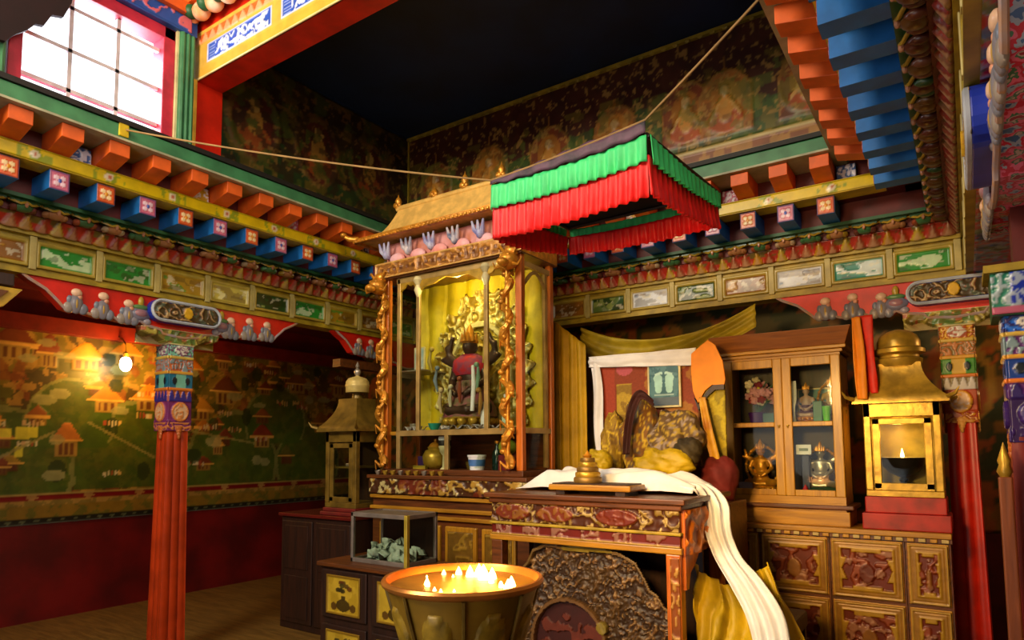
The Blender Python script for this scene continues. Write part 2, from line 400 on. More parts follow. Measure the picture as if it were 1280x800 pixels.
ub = st(MB().box(-4.75, -.25, 4.84, 5.04, 3.62, ZT).build('wall_upper_back', M['navy']), 'upper back wall of the roof light painted with seated figures in halos', 'wall')
c = Cv(4.1, 1.08, .0135, '#4c2412')
gr = .5 + (c.n(2.5, 4) - .5) * .35
c.put(c.V < gr, '#3f5a22', .9); c.put((c.V > .62) & (c.n(6, 2) > .52), '#3a160c', .7); c.put((c.n(9, 8) > .6) & (c.V < .75), '#7d6a22', .6)
for i, x in enumerate((.35, 1.0, 1.65, 2.28, 2.88, 3.18, 3.75)):
    y0 = .3
    c.poly([(x - .2, .2), (x + .2, .2), (x + .19, .55), (x + .08, .68), (x - .08, .68), (x - .19, .55)], '#b06a1e' if i % 2 else '#8a3f18', .9, .006)
    c.ring(x, .45, .2, .25, .1, '#a0702c', .8, .01); c.put((c.dist_ell(x, .45, .22, .27) < 1) & (c.n(14, 5) > .58), '#8a6a28', .7); c.ell(x, .45, .12, .17, '#b87822', .7)
    c.ell(x, .3, .13, .09, '#b4521a', .95, .012); c.ell(x, .4, .06, .11, '#d09038', .95, .018); c.ell(x, .53, .035, .045, '#c8a060', 1, .024)
    for q in (-1, 1): c.line((x + q * .05, .43), (x + q * .11, .33), .025, '#d8a860', .9, .016)
    c.poly([(x - .02, .66), (x, .8), (x + .02, .66)], '#a06a20', .9)
c.put(c.n(14, 21) > .6, '#3c2410', .4); c.put((c.n(10, 31) > .6) & (c.V < .7), '#66762a', .5); c.put(c.n(30, 41) > .66, '#c89a4a', .5)
c.rect(0, 4.1, 0, .05, '#9a8a60'); c.rect(0, 4.1, .05, .12, '#a87432'); c.put((c.V > .05) & (c.V < .12) & (c.n(16, 3) > .55), '#7a3a22', .8)
c.rect(0, 4.1, .12, .135, '#c8b070', 1, .008)
c.build('mural', (-4.54, 4.834, 3.66), X_, Z_, nY, M['mural'], ub)
tr = MB().box(-4.55, -.45, 4.80, 4.835, 4.665, 4.69)
for k in range(42): tr.ell((-4.5 + k * .096, 4.8, 4.66), (.022, .014, .016), 8, 5)
tr.box(-4.553, -4.535, 4.81, 4.83, 3.7, 4.66)
st(tr.build('trim_1', M['ochre']), 'thin beaded moulding where the dark ceiling meets the painted wall', 'moulding')

mr_ = MB().box(-.45, -.25, -1.6, 0.0, 3.66, ZT).box(-.45, -.25, 2.3, 4.84, 3.66, ZT).box(-.45, -.25, 0, 2.3, 4.95, ZT)
st(mr_.build('wall_upper_right', M['navy']), 'upper right wall of the raised roof light', 'wall')
st(MB().box(-4.55, -.45, 2.73, 4.84, ZD, ZD + .08).build('ceiling_lantern', M['navy']), 'dark navy ceiling over the far half of the raised roof light', 'ceiling')
st(MB().box(-4.75, -.25, -1.6, 2.73, ZT, ZT + .1).box(-4.75, -.25, 2.73, 5.04, ZT, ZT + .1).build('ceiling_roof', M['dred']), 'roof over the near half of the raised roof light', 'ceiling')

# cross beam dividing the lantern
cb = st(MB().box(-4.55, -.45, 2.535, 2.73, 4.21, ZT).build('trim_2', M['red']), 'red cross beam with yellow edge and blue flower panels above the dark half', 'beam')
c = Cv(4.05, .36, .0065, '#dcae48')
c.rect(0, 4.1, 0, .075, '#d9a83c'); c.rect(0, 4.1, 0, .012, '#f0d890', 1, .006)
for k in range(5):
    x0 = .16 + k * .84
    c.rect(x0, x0 + .74, .095, .235, '#2f54b8', 1, -.004); c.frame(x0, x0 + .74, .095, .235, .01, '#c8d0ee', 1, .004)
    nn = scroll(c.U * 14, c.V * 14, 2, 2)
    c.put((c.U > x0 + .1) & (c.U < x0 + .7) & (c.V > .11) & (c.V < .22) & (nn > .8), '#dfe6f6', .95, .004)
    for q in range(5): c.line((x0 + .02, .115 + q * .022), (x0 + .09, .115 + q * .022), .006, '#aab8e6', .8)
    for q in range(3):
        for a in range(6): c.ell(x0 + .2 + q * .2 + .03 * math.cos(a), .165 + .03 * math.sin(a), .015, .015, '#e6ecfa', .95, .005)
c.rect(0, 4.1, .26, .33, '#e2692c')
for k in range(110): c.poly([(k * .09, .26), (k * .09 + .045, .33), (k * .09 + .09, .26)], '#f3a878', .9, .01)
c.build('painted_face', (-4.5, 2.53, 4.21), X_, Z_, nY, M['gloss'], cb)
lot = MB()
for k in range(26):
    lot.ell((-4.47 + k * .16, 2.46, 4.64), (.075, .06, .062), 12, 8)
lot.build('lotus_row', mat('pale orange lotus', '#e59a5a', .5, second='#e8d6b8', scale=12), cb, True)
lot = MB()
for k in range(26): lot.ell((-4.39 + k * .16, 2.43, 4.65), (.045, .05, .05), 10, 7)
lot.build('green_bud_row', M['dgreen'], cb, True)
MB().box(-4.5, -.45, 2.4, 2.52, 4.7, 4.78).build('orange_rail', M['orange'], cb)
MB().box(-4.5, -.45, 2.42, 2.52, 4.78, 4.9).build('blue_rail', M['blue'], cb)
jm = st(MB().box(-4.56, -4.47, 2.53, 2.735, 3.66, 4.21).build('trim_3', M['red']), 'red jamb under the left end of the cross beam', 'jamb')
MB().box(-4.57, -4.46, 2.5, 2.532, 3.66, 4.215).build('yellow_edge', mat('jamb yellow', '#dca838', .45), jm)

# ---- the window
w1 = thing('window_1', (-4.55, 1.9, 3.7), 'bright white window with grey glazing bars, red frame and green posts', 'window', kind='structure')
f = MB().box(-4.62, -4.47, 2.29, 2.37, 3.7, 4.5).box(-4.62, -4.47, 1.40, 1.47, 3.7, 4.5).box(-4.62, -4.47, 1.40, 2.37, 4.42, 4.5).box(-4.62, -4.47, 1.40, 2.37, 3.68, 3.71)
f.build('window_frame', mat('crimson window frame', '#c02840', .45), w1, bevel=.006)
MB().box(-4.6, -4.45, 2.37, 2.385, 3.69, 4.5).build('white_strip', M['cream'], w1)
for y in (2.385, 1.27):
    p = MB().box(-4.6, -4.44, y, y + .11, 3.67, 4.55)
    for q in (.02, .055, .09): p.tube([(-4.44, y + q, 3.67), (-4.44, y + q, 4.55)], .018, 8)
    p.build('green_post', M['green'], w1)
b = MB()
for y in (1.74, 2.02): b.box(-4.56, -4.53, y - .012, y + .012, 3.7, 4.43)
for z in (3.80, 4.06, 4.34): b.box(-4.56, -4.53, 1.46, 2.3, z - .012, z + .012)
b.build('glazing_bars', mat('grey glazing bar', '#d8d4da', .5), w1)
MB().box(-4.552, -4.546, 1.46, 2.3, 3.7, 4.43).build('pane', glass_mat('window glass', '#ffffff', .03), w1)
l = MB().box(-4.6, -4.42, 1.2, 2.5, 4.5, 4.62).build('lintel', mat('lintel blue', '#1f4f9e', .45), w1, bevel=.006)
c = Cv(1.2, .1, .007, '#1f4f9e'); c.put(scroll(c.U * 9, c.V * 9, 4, 2) > .86, '#d8686a', .9, .006)
c.build('painted_scrolls', (-4.415, 1.25, 4.51), Y_, Z_, X_, M['gloss'], l)
MB().box(-4.6, -4.38, 1.2, 2.5, 4.62, 4.7).build('upper_rail', M['orange'], w1)
pel = MB(); pts = [(1.02, 3.8), (1.2, 3.83), (1.31, 3.86), (1.36, 3.87), (1.40, 3.93), (1.46, 3.99), (1.50, 4.05), (1.54, 4.06), (1.58, 4.15), (1.64, 4.17), (1.68, 4.28), (1.70, 4.5)]
pel.prism([(1.02, 4.75)] + pts + [(1.72, 4.75)], 0, -4.415, -4.385)
tag(pel.build('cloth_pelmet', mat('dark maroon cloth', '#1e0609', .9)), 'dark maroon scalloped cloth hanging across the top left corner of the bright window', 'cloth')
# ================================================================== STEPPED CORNICES ROUND THE ROOF LIGHT
TL = lambda s, o, z: (XL + o, s, z)
TB = lambda s, o, z: (s, YB - o, z)
TR = lambda s, o, z: (XR - o * 1.11, s, z)
SP = .27
def dirs(T):
    a = Vector(T(0, 0, 0)); return (Vector(T(1, 0, 0)) - a), (Vector(T(0, 1, 0)) - a).normalized()
FILL = {'g': ('#2f8a30', '#c8e0b0'), 'y': ('#a8841c', '#5c8a2a'), 'p': ('#c8b850', '#e8e0a0'), 'd': ('#2c4418', '#8a9a50'), 'w': ('#cfd6e0', '#8fa8c8'), 't': ('#2f8a78', '#d8e8e8'), 'o': ('#8a5a1c', '#b88a2c')}
def panel_sheet(s0, w, h, code, seed):
    c = Cv(w, h, .009, '#9a8424')
    a, b = FILL[code]
    c.frame(0, w, 0, h, .02, '#a8923a', 1, .014)
    c.rect(.022, w - .022, .022, h - .022, a, 1, -.004)
    nn = fbm(c.U * 7 + seed, c.V * 16 + seed * 3, seed, 3)
    ins = (c.U > .03) & (c.U < w - .03) & (c.V > .03) & (c.V < h - .03)
    c.put(ins & (nn > .6), b, .9, 0); c.put(ins & (nn < .36), '#3a2c10', .5)
    c.put(ins & (fbm(c.U * 22 + seed, c.V * 30, seed + 4) > .64), '#e0dcc0', .5); c.put(ins & (fbm(c.U * 5 + seed, c.V * 9, seed + 8) > .6), '#2c5a24' if code in 'gtd' else '#6a4a14', .6)
    c.frame(.02, w - .02, .02, h - .02, .006, '#4a3c14', .9)
    return c
def cornice(name, T, s0, s1, cuts, codes, blocks, bphase, label, seed, dark=False):
    """cuts: inside-corner limits of long boards; blocks: block centres"""
    U, N = dirs(T)
    r = thing(name, T((s0 + s1) / 2, 0, 2.71), label, 'cornice', kind='structure')
    mb = MB(T); mb.box(s0, s1, -.18, .0, 2.71, 2.97); mb.build('frieze_board', M['ochre'], r)
    mb = MB(T); mb.box(s0, s1, -.02, .035, 2.955, 2.985).box(s0, s1, -.02, .02, 2.70, 2.722).box(s0, s1, -.0, .012, 2.722, 2.735)
    mb.build('moulding', M['ochre'], r)
    e0, e1 = cuts
    # backing of the steps
    ln = lambda o: (max(s0, e0 + o) if e0 is not None else s0, min(s1, e1 - o) if e1 is not None else s1)
    mb = MB(T)
    for oa, z0, z1 in ((.03, 2.985, 3.07), (.10, 3.07, 3.16), (.16, 3.16, 3.3), (.30, 3.3, 3.40), (.34, 3.40, 3.53)):
        mb.box(s0, s1, -.18, oa, z0, z1)
    mb.box(s0, s1, -.18, .64, 3.54, 3.618)
    mb.build('step_board', M['dred'], r)
    # painted panels
    p0, step = codes[0], codes[1]
    for k, cd in enumerate(codes[2]):
        a = p0 + k * step
        sh = panel_sheet(a, step - .045, .175, cd, seed + k)
        sh.build('painted_panel', T(a + .022, .006, 2.752), U, Z_, N, M['gloss'], r, .006)
        mb = MB(T); mb.box(a + step - .021, a + step + .021, .0, .024, 2.735, 2.955); mb.build('panel_post', mat_post, r, bevel=.004)
    # lotus petals
    a, b = ln(.06)
    W = b - a; c = Cv(W, .105, .011, '#a02a18')
    per = .09; ph = (c.U / per) % 1; kk = np.floor(c.U / per).astype(int)
    tri = (np.abs(ph - .5) * 2) < (1 - c.V / .105) * .98
    cs = [lin(x) for x in ('#b0801c', '#8e3216', '#ae922c', '#8a442c', '#9e6240')]
    if dark: cs = [lin(x) for x in ('#6e2016', '#5a1c14', '#7a3420', '#641a12', '#73462a')]  # right cornice: shade beneath it put into darker petal colours
    cc = np.array(cs)[kk % 5]
    c.C = np.where(tri[..., None], cc, c.C); c.H = np.where(tri, .022 * np.sqrt(np.clip(1 - (np.abs(ph - .5) * 2 / (1.001 - c.V / .105)) ** 2, 0, 1)), 0)
    c.put(tri & ((np.abs(ph - .5) * 2) < (1 - c.V / .07) * .6), '#b08a64', .6)
    c.put(~tri & (c.V > .05) & (fbm(c.U * 20, c.V * 20, seed) > .55), '#4a5a20', .8)
    c.build('lotus_band', T(a, .035, 2.985), U, (Vector(Z_) * .86 + N * .5), (N * .86 - Vector(Z_) * .5), M['gloss'], r, .01)
    # cloud brackets
    nb = 0
    pal = ['#5c2c1c', '#4a2018', '#6a4030', '#2a4a2c', '#5a3a18', '#4a241c'] if dark else ['#a8744a', '#94482c', '#b39a78', '#3f6a40', '#94781f', '#6a382c']  # dark list: the same shade put into the bracket colours
    for k in range(int(W / .18)):
        q = a + .09 + k * .18
        mb = MB(T); cols = []
        def bit(fn, col):
            n0 = len(mb.v); fn(); cols.extend([lin(col)] * (len(mb.v) - n0))
        bc_ = pal[(k * 3 + seed) % 6]
        bit(lambda: mb.ell((q, .13, 3.09), (.058, .05, .03), 10, 6), bc_)
        for sg in (-1, 1):
            bit(lambda: mb.ell((q + sg * .05, .125, 3.085), (.026, .04, .022), 8, 5), pal[(k + seed + 2) % 6])
            bit(lambda: mb.tube([(q, .188, 3.112), (q + sg * .03, .178, 3.102), (q + sg * .055, .165, 3.112), (q + sg * .085, .14, 3.128)], .0085, 6), '#a88a2c')
        bit(lambda: mb.ell((q, .185, 3.1), (.012, .012, .022), 6, 5), '#b07a5a')
        bit(lambda: mb.box(q - .08, q + .08, .06, .165, 3.118, 3.134), '#24502c')
        if nb < 60: mb.build('cloud_bracket', M['gloss'], r, True, cols=cols)
        nb += 1
    a, b = ln(.2)
    mb = MB(T); mb.box(a, b, .1, .2, 3.135, 3.158); mb.build('green_ledge', M['dgreen'], r)
    # blue joists with painted ends
    for i, s in enumerate(blocks):
        q = s + bphase
        mb = MB(T); mb.box(q - .056, q + .056, .12, .42, 3.165, 3.285); j = mb.build('blue_joist', M['blue'], r)
        c = Cv(.108, .116, .006, '#d8602c' if i % 2 else '#c86a86')
        fc = ['#f4d8a0', '#e8c8d8'][0 if i % 2 else 1]
        for t in range(4):
            an = PI / 4 + t * PI / 2; c.ell(.054 + .026 * math.cos(an), .058 + .026 * math.sin(an), .016, .016, fc, 1, .004)
        c.ell(.054, .058, .011, .011, '#e8a020' if i % 2 else '#3a5ab8', 1, .006); c.frame(0, .108, 0, .116, .007, '#a04020' if i % 2 else '#8a4a78', .9)
        c.build('painted_end', T(q - .054, .422, 3.167), U, Z_, N, M['gloss'], j, .002)
    # yellow flowered board
    a, b = ln(.44)
    mb = MB(T); mb.box(a, b, .28, .437, 3.292, 3.385); yb = mb.build('yellow_board', M['yellow'], r)
    c = Cv(b - a, .085, .011, '#dcc010')
    fl = (fbm(c.U * 30, c.V * 30, seed + 3, 2) > .55) & (((c.U / .42) % 1) < .45)
    c.put(fl, '#7a9a28', .8); ph = ((c.U / .42) % 1 - .22) * .42
    c.put(np.hypot(ph, c.V - .043) < .026, '#e8dcc0', .9, .004); c.put(np.hypot(ph, c.V - .043) < .011, '#c05a30', .9, .006)
    c.rect(0, b - a, 0, .008, '#a08a10'); c.rect(0, b - a, .078, .085, '#a08a10')
    c.build('flower_band', T(a, .44, 3.296), U, Z_, N, M['gloss'], yb, .003)
    # orange joists
    for i, s in enumerate(blocks):
        mb = MB(T); w = .062
        pts = [(.33, 3.39), (.43, 3.39), (.62, 3.432), (.62, 3.518), (.33, 3.518)]
        n0 = [(s - w, o, z) for o, z in pts] + [(s + w, o, z) for o, z in pts]
        mb.add(n0, [(0, 1, 2, 3, 4), (9, 8, 7, 6, 5)] + [(i2, (i2 + 1) % 5, 5 + (i2 + 1) % 5, 5 + i2) for i2 in range(5)])
        mb.build('orange_joist', M['orange'], r, bevel=.004)
        if i % 3 == 1:
            c = Cv(.12, .1, .007, ['#b85a78', '#3a5a9a', '#c89a20'][i % 9 // 3]); c.put(scroll(c.U * 22, c.V * 22, i, 2) > .72, '#d8d0e0', .9, .005)
            c.build('flower_plaque', T(s + .075, .40, 3.392), U, Z_, N, M['gloss'], r, .03)
    a, b = ln(.66)
    mb = MB(T); mb.box(a, b, .2, .655, 3.525, 3.625); mb.build('green_sill', M['green'], r, bevel=.008)
    a, b = ln(.665)
    mb = MB(T); mb.box(a, b, .3, .662, 3.52, 3.534); mb.build('sill_edge', mat_edge, r)
    mb = MB(T); mb.box(a, b, .2, .67, 3.627, 3.66); mb.build('sill_cap', M['black'], r)
    return r
mat_post = mat('frieze post paint', '#b0a05c', .5); mat_edge = mat('sill edge paint', '#a8a888', .5)
bl = [1.72 + SP * k for k in range(-4, 12)]
cornice('trim_4', TL, -.6, YB, (None, YB), (.53 - .8, .405, list('odygoggypdgyogtdogyo')[:14]), bl, .015,
        'stepped painted cornice on the left side of the roof light, orange and blue joist ends in rows', 3)
bb = [-1.0 + .265 * k for k in range(-12, 2)]
cornice('trim_5', TB, XL, XR, (XL, XR), (-4.85, .405, list('doydodwdowtg')), bb, 0.0,
        'stepped painted cornice on the back side of the roof light above the altar', 21)
br = [3.61 + SP * k for k in range(-12, 5)]
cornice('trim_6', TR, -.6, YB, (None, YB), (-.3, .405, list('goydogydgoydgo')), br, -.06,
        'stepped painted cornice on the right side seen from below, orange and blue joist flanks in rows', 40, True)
# the frieze runs on past the right pillar over the side aisle
r = thing('trim_7', (1.2, YB, 2.71), 'dim painted frieze over the right aisle beside the right pillar', 'frieze', kind='structure')
MB().box(.15, 2.4, YB, YB + .2, 2.71, 3.05).build('frieze_board', M['ochre'], r)
for k, cd in enumerate('tgwtdg'):
    panel_sheet(0, .36, .175, cd, 60 + k).build('painted_panel', (.17 + k * .4, YB - .006, 2.752), X_, Z_, nY, M['gloss'], r, .004)
mb = MB(); cols = []
for k in range(18):
    n0 = len(mb.v); mb.ell((.2 + k * .12, YB - .02, 3.0), (.05, .03, .04), 8, 6); cols += [lin(['#2c5aa8', '#b8b090', '#2c7a48', '#b05a48'][k % 4])] * (len(mb.v) - n0)
mb.build('cloud_band', M['gloss'], r, True, cols=cols)

# ================================================================== PILLARS
def fluted(c, z0, z1, w0, w1, n=3):
    """square shaft with n rounded flutes on each face"""
    prof = []
    per = 5 * n
    for side in range(4):
        for i in range(per):
            t = i / per; b = abs(math.sin(PI * n * t)) ** .6 * .09
            p = (t * 2 - 1, -1 - b + .09) if 1 else 0
            a = side * PI / 2; x, y = p
            prof.append((x * math.cos(a) - y * math.sin(a), x * math.sin(a) + y * math.cos(a)))
    mb = MB(); vs = []; fs = []; N = len(prof)
    for z, w in ((z0, w0), ((z0 + z1) / 2, (w0 + w1) / 2), (z1, w1)):
        for x, y in prof: vs.append((c[0] + x * w / 2, c[1] + y * w / 2, z))
    for j in range(2):
        for i in range(N): fs.append((j * N + i, j * N + (i + 1) % N, (j + 1) * N + (i + 1) % N, (j + 1) * N + i))
    fs += [list(range(N)), list(range(2 * N, 3 * N))]
    return mb.add(vs, fs)
def cap_sheet(w, h, seed, warm):
    c = Cv(w, h, .0055, '#b8502c' if warm else '#6a2a5a')
    q = h
    A = ['#a8401c', '#e0a030', '#3f8a30', '#d8a838', '#cfc8c0', '#8a7a50'] if warm else ['#7a2f6a', '#d8843c', '#1f6a8a', '#7ac0a8', '#3a2f8a', '#c86a3a']
    if seed == 5: A = ['#2c1450', '#3a2270', '#123a8a', '#2a6ad0', '#2f2068', '#5a2a70']
    c.rect(0, w, 0, .1 * q, A[0]); c.put((c.V < .12 * q) & (scroll(c.U * 16, c.V * 16, seed) > .7), A[1], .9, .006)
    # medallion
    c.rect(0, w, .1 * q, .34 * q, A[0]); c.ell(w / 2, .22 * q, w * .34, .11 * q, '#d8b088' if seed != 5 else '#1c3a8a', 1, .012)
    c.ring(w / 2, .22 * q, w * .36, .115 * q, .18, A[1], 1, .014); c.put((c.dist_ell(w / 2, .22 * q, w * .3, .1 * q) < 1) & (c.n(60, seed) > .55), A[1], .9, .016)
    # petals
    ph = (c.U / (w / 4)) % 1; pt = (c.V > .34 * q) & (c.V < .47 * q) & (np.abs(ph - .5) * 2 < 1 - ((c.V / q - .34) / .13) ** 2 * .8)
    c.rect(0, w, .34 * q, .47 * q, A[5]); c.put(pt, A[4], 1, .008); c.rect(0, w, .47 * q, .5 * q, '#d87a2c', 1, .012)
    # coloured band with two round eyes
    c.rect(0, w, .5 * q, .66 * q, A[2], 1, .004); c.put((c.V > .5 * q) & (c.V < .66 * q) & (np.abs(c.U - w / 2) < w * .2), A[3], .9)
    for e in (.22, .78): c.ell(w * e, .58 * q, w * .1, .045 * q, '#14202c', 1, .008)
    c.rect(0, w, .66 * q, .69 * q, '#d8a038', 1, .012)
    c.rect(0, w, .69 * q, .84 * q, A[5]); c.put((c.V > .69 * q) & (c.V < .84 * q) & (scroll(c.U * 18, c.V * 18, seed + 2) > .66), '#c87a3c' if warm else '#7a98a0', .9, .008)
    c.rect(0, w, .84 * q, .87 * q, '#d0b050', 1, .014)
    c.rect(0, w, .87 * q, q, A[3]); c.ell(w / 2, .94 * q, w * .3, .06 * q, '#d8d4c8', .95, .012); c.put((c.V > .87 * q) & (scroll(c.U * 22, c.V * 22, seed + 3) > .8), A[0], .9, .008)
    return c
def bracket_sheet(L, h, T, s0, oN, zt, parent, bm_=None):
    """bow bracket: red board with a stepped wavy lower edge, grey lotus ornaments, built as a prism with raised carvings"""
    U, N = dirs(T)
    low = [(0, .0), (.04, .03), (.13, .08), (.20, .15), (.235, .19), (.3, .205), (.34, .185), (.38, .205), (.47, .215), (.51, .19), (.55, .215), (.66, .225), (.70, .2), (.74, .225), (.84, .24), (.86, .27), (1.0, .285)]
    half = L / 2
    pts = []
    for t, d in low: pts.append((s0 - half + t * half, zt - d * h / .27))
    for t, d in reversed(low[:-1]): pts.append((s0 + half - t * half, zt - d * h / .27))
    mb = MB(lambda s, z, o: T(s, o, z)); n = len(pts)
    mb.prism([(s0 - half, zt)] + pts + [(s0 + half, zt)], 2, oN - .1, oN)
    b = mb.build('bow_bracket', bm_ or mat_br, parent)
    # carved edging
    e = MB(); e.tube([T(s, oN + .002, z) for s, z in pts], .011, 6); e.build('carved_edge', mat_lav, b, True)
    for sg in (-1, 1):
        for kx, tall in ((.30, .15), (.46, .17), (.62, .16)):
            s = s0 + sg * half * (1 - kx); g = MB(T); cols = []
            z0 = zt - .25 * h / .27 * (.75 + kx * .3)
            def part(c3, r3, col):
                n0 = len(g.v); g.ell(c3, r3, 10, 7); cols.extend([lin(col)] * (len(g.v) - n0))
            part((s, oN + .004, z0 + .06), (.046, .018, .07), '#84808a'); part((s - .045, oN + .004, z0 + .03), (.034, .015, .04), '#9a8f86'); part((s + .045, oN + .004, z0 + .03), (.034, .015, .04), '#7f8290'); part((s - .04, oN + .004, z0 + .085), (.02, .012, .03), '#777f90')
            part((s, oN + .012, z0 + .06), (.012, .012, .04), '#b8943c'); part((s, oN + .008, z0 + tall * .92), (.036, .017, .03), '#e8c0a0'); part((s + .02, oN + .008, z0 + tall * .72), (.018, .013, .018), '#d89a7a')
            g.build('lotus_carving', M['gloss'], b, True, cols=cols)
        s = s0 + sg * half * .30; g = MB(T); cols = []
        def part(c3, r3, col):
            n0 = len(g.v); g.ell(c3, r3, 12, 8); cols.extend([lin(col)] * (len(g.v) - n0))
        z0 = zt - .2 * h / .27
        part((s, oN + .006, z0 + .05), (.075, .02, .05), '#77758a'); part((s, oN + .014, z0 + .055), (.05, .02, .03), '#a87a84'); part((s, oN + .01, z0 + .1), (.06, .016, .02), '#5f8a50'); part((s, oN + .01, z0 + .14), (.022, .014, .04), '#b89a30')
        part((s - .05, oN + .006, z0), (.03, .014, .025), '#9a94a0'); part((s + .05, oN + .006, z0), (.03, .014, .025), '#9a94a0')
        g.build('urn_carving', M['gloss'], b, True, cols=cols)
    return b
mat_br = mat('bracket red', '#d4200e', .42, var=.25, scale=6); mat_lav = mat('bracket edging', '#9a8d94', .5, second='#b8885c', scale=16)
floral = bpy.data.materials.new('floral painting'); floral.use_nodes = True
_nt = floral.node_tree; _tc = _nt.nodes.new('ShaderNodeTexCoord'); _nz = _nt.nodes.new('ShaderNodeTexNoise'); _nz.inputs['Scale'].default_value = 16; _nz.inputs['Detail'].default_value = 3
_rp = _nt.nodes.new('ShaderNodeValToRGB'); _rp.color_ramp.interpolation = 'CONSTANT'
for i_, (p_, h_) in enumerate(((0, '#3a5a8a'), (.38, '#8a94a8'), (.43, '#b02038'), (.5, '#c85a78'), (.56, '#3f6a50'), (.6, '#a89a90'), (.65, '#8a1a2c'))):
    e_ = _rp.color_ramp.elements[i_] if i_ < 2 else _rp.color_ramp.elements.new(p_)
    e_.position = p_; e_.color = (*lin(h_), 1)
_nt.links.new(_tc.outputs['Object'], _nz.inputs['Vector']); _nt.links.new(_nz.outputs['Fac'], _rp.inputs['Fac']); _nt.links.new(_rp.outputs['Color'], _nt.nodes['Principled BSDF'].inputs['Base Color'])
_nt.nodes['Principled BSDF'].inputs['Roughness'].default_value = .5
def cartouche(T, s0, oN, zc, parent, L=.56, h=.17):
    U, N = dirs(T)
    def stad(l, hh, n=10):
        r = hh / 2; q = []
        for i in range(n + 1): a = -PI / 2 + PI * i / n; q.append((l / 2 - r + r * math.cos(a), r * math.sin(a)))
        for i in range(n + 1): a = PI / 2 + PI * i / n; q.append((-l / 2 + r + r * math.cos(a), r * math.sin(a)))
        return q
    mb = MB(lambda s, z, o: T(s0 + s, o, zc + z)); mb.prism(stad(L, h), 2, oN - .02, oN + .07)
    k = mb.build('cartouche', mat_cb, parent, bevel=.006)
    e = MB(); P = [T(s0 + a, oN + .075, zc + b) for a, b in stad(L - .02, h - .02)]; e.tube(P + P[:2], .012, 6); e.build('silver_rim', mat_sr, k, True)
    c = Cv(L - .05, h - .05, .0055, '#4a3a20'); w, hh = c.w, c.h
    d = scroll(c.U * 15, c.V * 15, 3, 2); c.H = .014 * (1 - d); c.put(d < .35, '#b89a68', .9); c.put((d > .35) & (d < .5), '#8a4a2c', .9); c.put(c.n(26, 5) > .62, '#5a6a58', .8)
    c.ell(w / 2, hh / 2, .035, .045, '#d8a81c', 1, .022)
    m = ((np.abs(c.U - w / 2) - (w / 2 - hh / 2)).clip(0) / (hh / 2)) ** 2 + ((c.V - hh / 2) / (hh / 2)) ** 2 > 1
    c.H = np.where(m, -.005, c.H)
    c.build('carved_scrolls', T(s0 - w / 2, oN + .073, zc - hh / 2), U, Z_, N, M['carve'], k, .002)
    return k
mat_cb = mat('cartouche blue', '#2038b0', .4); mat_sr = mat('cartouche rim', '#b4bcc8', .4)

def pillar(name, c, label, warm, seed, brackets, zt=2.36, wt=.165, wb=.205, sm=None, zs=1.70):
    p = thing(name, (c[0], c[1], 0), label, 'pillar', kind='thing')
    sh = fluted(c, .04, zs + .02, wb, wt).build('shaft', sm or M['red'], p, True)
    MB().box(c[0] - .16, c[0] + .16, c[1] - .16, c[1] + .16, 0, .05).build('base', M['dwood'], p, bevel=.01)
    w, h = .185, zt - zs
    cm = MB().box(c[0] - w / 2, c[0] + w / 2, c[1] - w / 2, c[1] + w / 2, zs, zt).build('capital', M['dred'], p)
    for U, N in (((1, 0, 0), (0, -1, 0)), ((0, 1, 0), (1, 0, 0)), ((0, -1, 0), (-1, 0, 0))):
        O = Vector((c[0], c[1], zs)) + Vector(N) * (w / 2 + .002) - Vector(U) * (w / 2)
        cap_sheet(w, h, seed, warm).build('painted_face', O, U, Z_, N, M['gloss'], cm, .002)
    # flame pendant where paint meets the shaft
    for a, b in ((0, -1), (1, 0), (-1, 0)):
        pd = MB()
        for t in range(4): pd.ell((c[0] + a * w * .5, c[1] + b * w * .5, zs + .02 - t * .022), (.03 - t * .006 if not a else .012, .012 if not a else .03 - t * .006, .022), 8, 6)
        pd.build('pendant', mat_pd if warm else mat_pd2, p, True)
    # scroll block spreading under the bracket
    for T, s0, o, L in brackets:
        U, N = dirs(T)
        c2 = Cv(.62, .12, .0065, '#7a6a2c'); d = scroll(c2.U * 11, c2.V * 11, seed + 2, 2)
        c2.put(d < .45, '#b8a84a', .95); c2.put(c2.n(14, 6) > .6, '#b85a3c', .8); c2.put(c2.n(16, 9) > .62, '#4a7a3a', .8); c2.H = .012 * (1 - d); c2.put(np.abs(c2.V - .06) > .052, '#d8c890', .9, .012)
        pts = [(-.31, .12), (-.31, .07), (-.26, .045), (-.2, .06), (-.14, .02), (-.1, 0), (.1, 0), (.14, .02), (.2, .06), (.26, .045), (.31, .07), (.31, .12)]
        keep = c2.pmask([(a + .31, b) for a, b in pts]); c2.H = np.where(keep, c2.H + .03, -.06)
        c2.build('scroll_block', T(s0 - .31, o - .03, zt), U, Z_, N, M['gloss'], p, .05)
        bracket_sheet(L, .27, T, s0, o, 2.705, p)
        cartouche(T, s0, o, 2.60, p)
    return p
mat_pd = mat('pendant gilding', '#e8b060', .4); mat_pd2 = mat('pendant copper', '#b8642c', .4)
PL = pillar('painted_pillar', (-5.09, 2.78), 'red fluted pillar with painted blue and purple capital in front of the left mural', False, 2, [(TL, 2.78, 0.0, 2.15)], sm=mat('left pillar lacquer', '#b83a10', .38, var=.3, scale=5))  # left pillar in a more orange lacquer than the other pillars
PR = pillar('painted_pillar', (-.025, 5.5), 'bright red fluted pillar with green and gold capital beside the golden lamp house', True, 8, [(TB, -.025, .0, 2.3)])
px_, py_ = .235, 3.3
pc = pillar('painted_pillar', (px_, py_), 'dark red pillar with deep blue and purple capital at the right edge', False, 5, [], 2.05, .19, .2, sm=M['maroon'], zs=1.56)
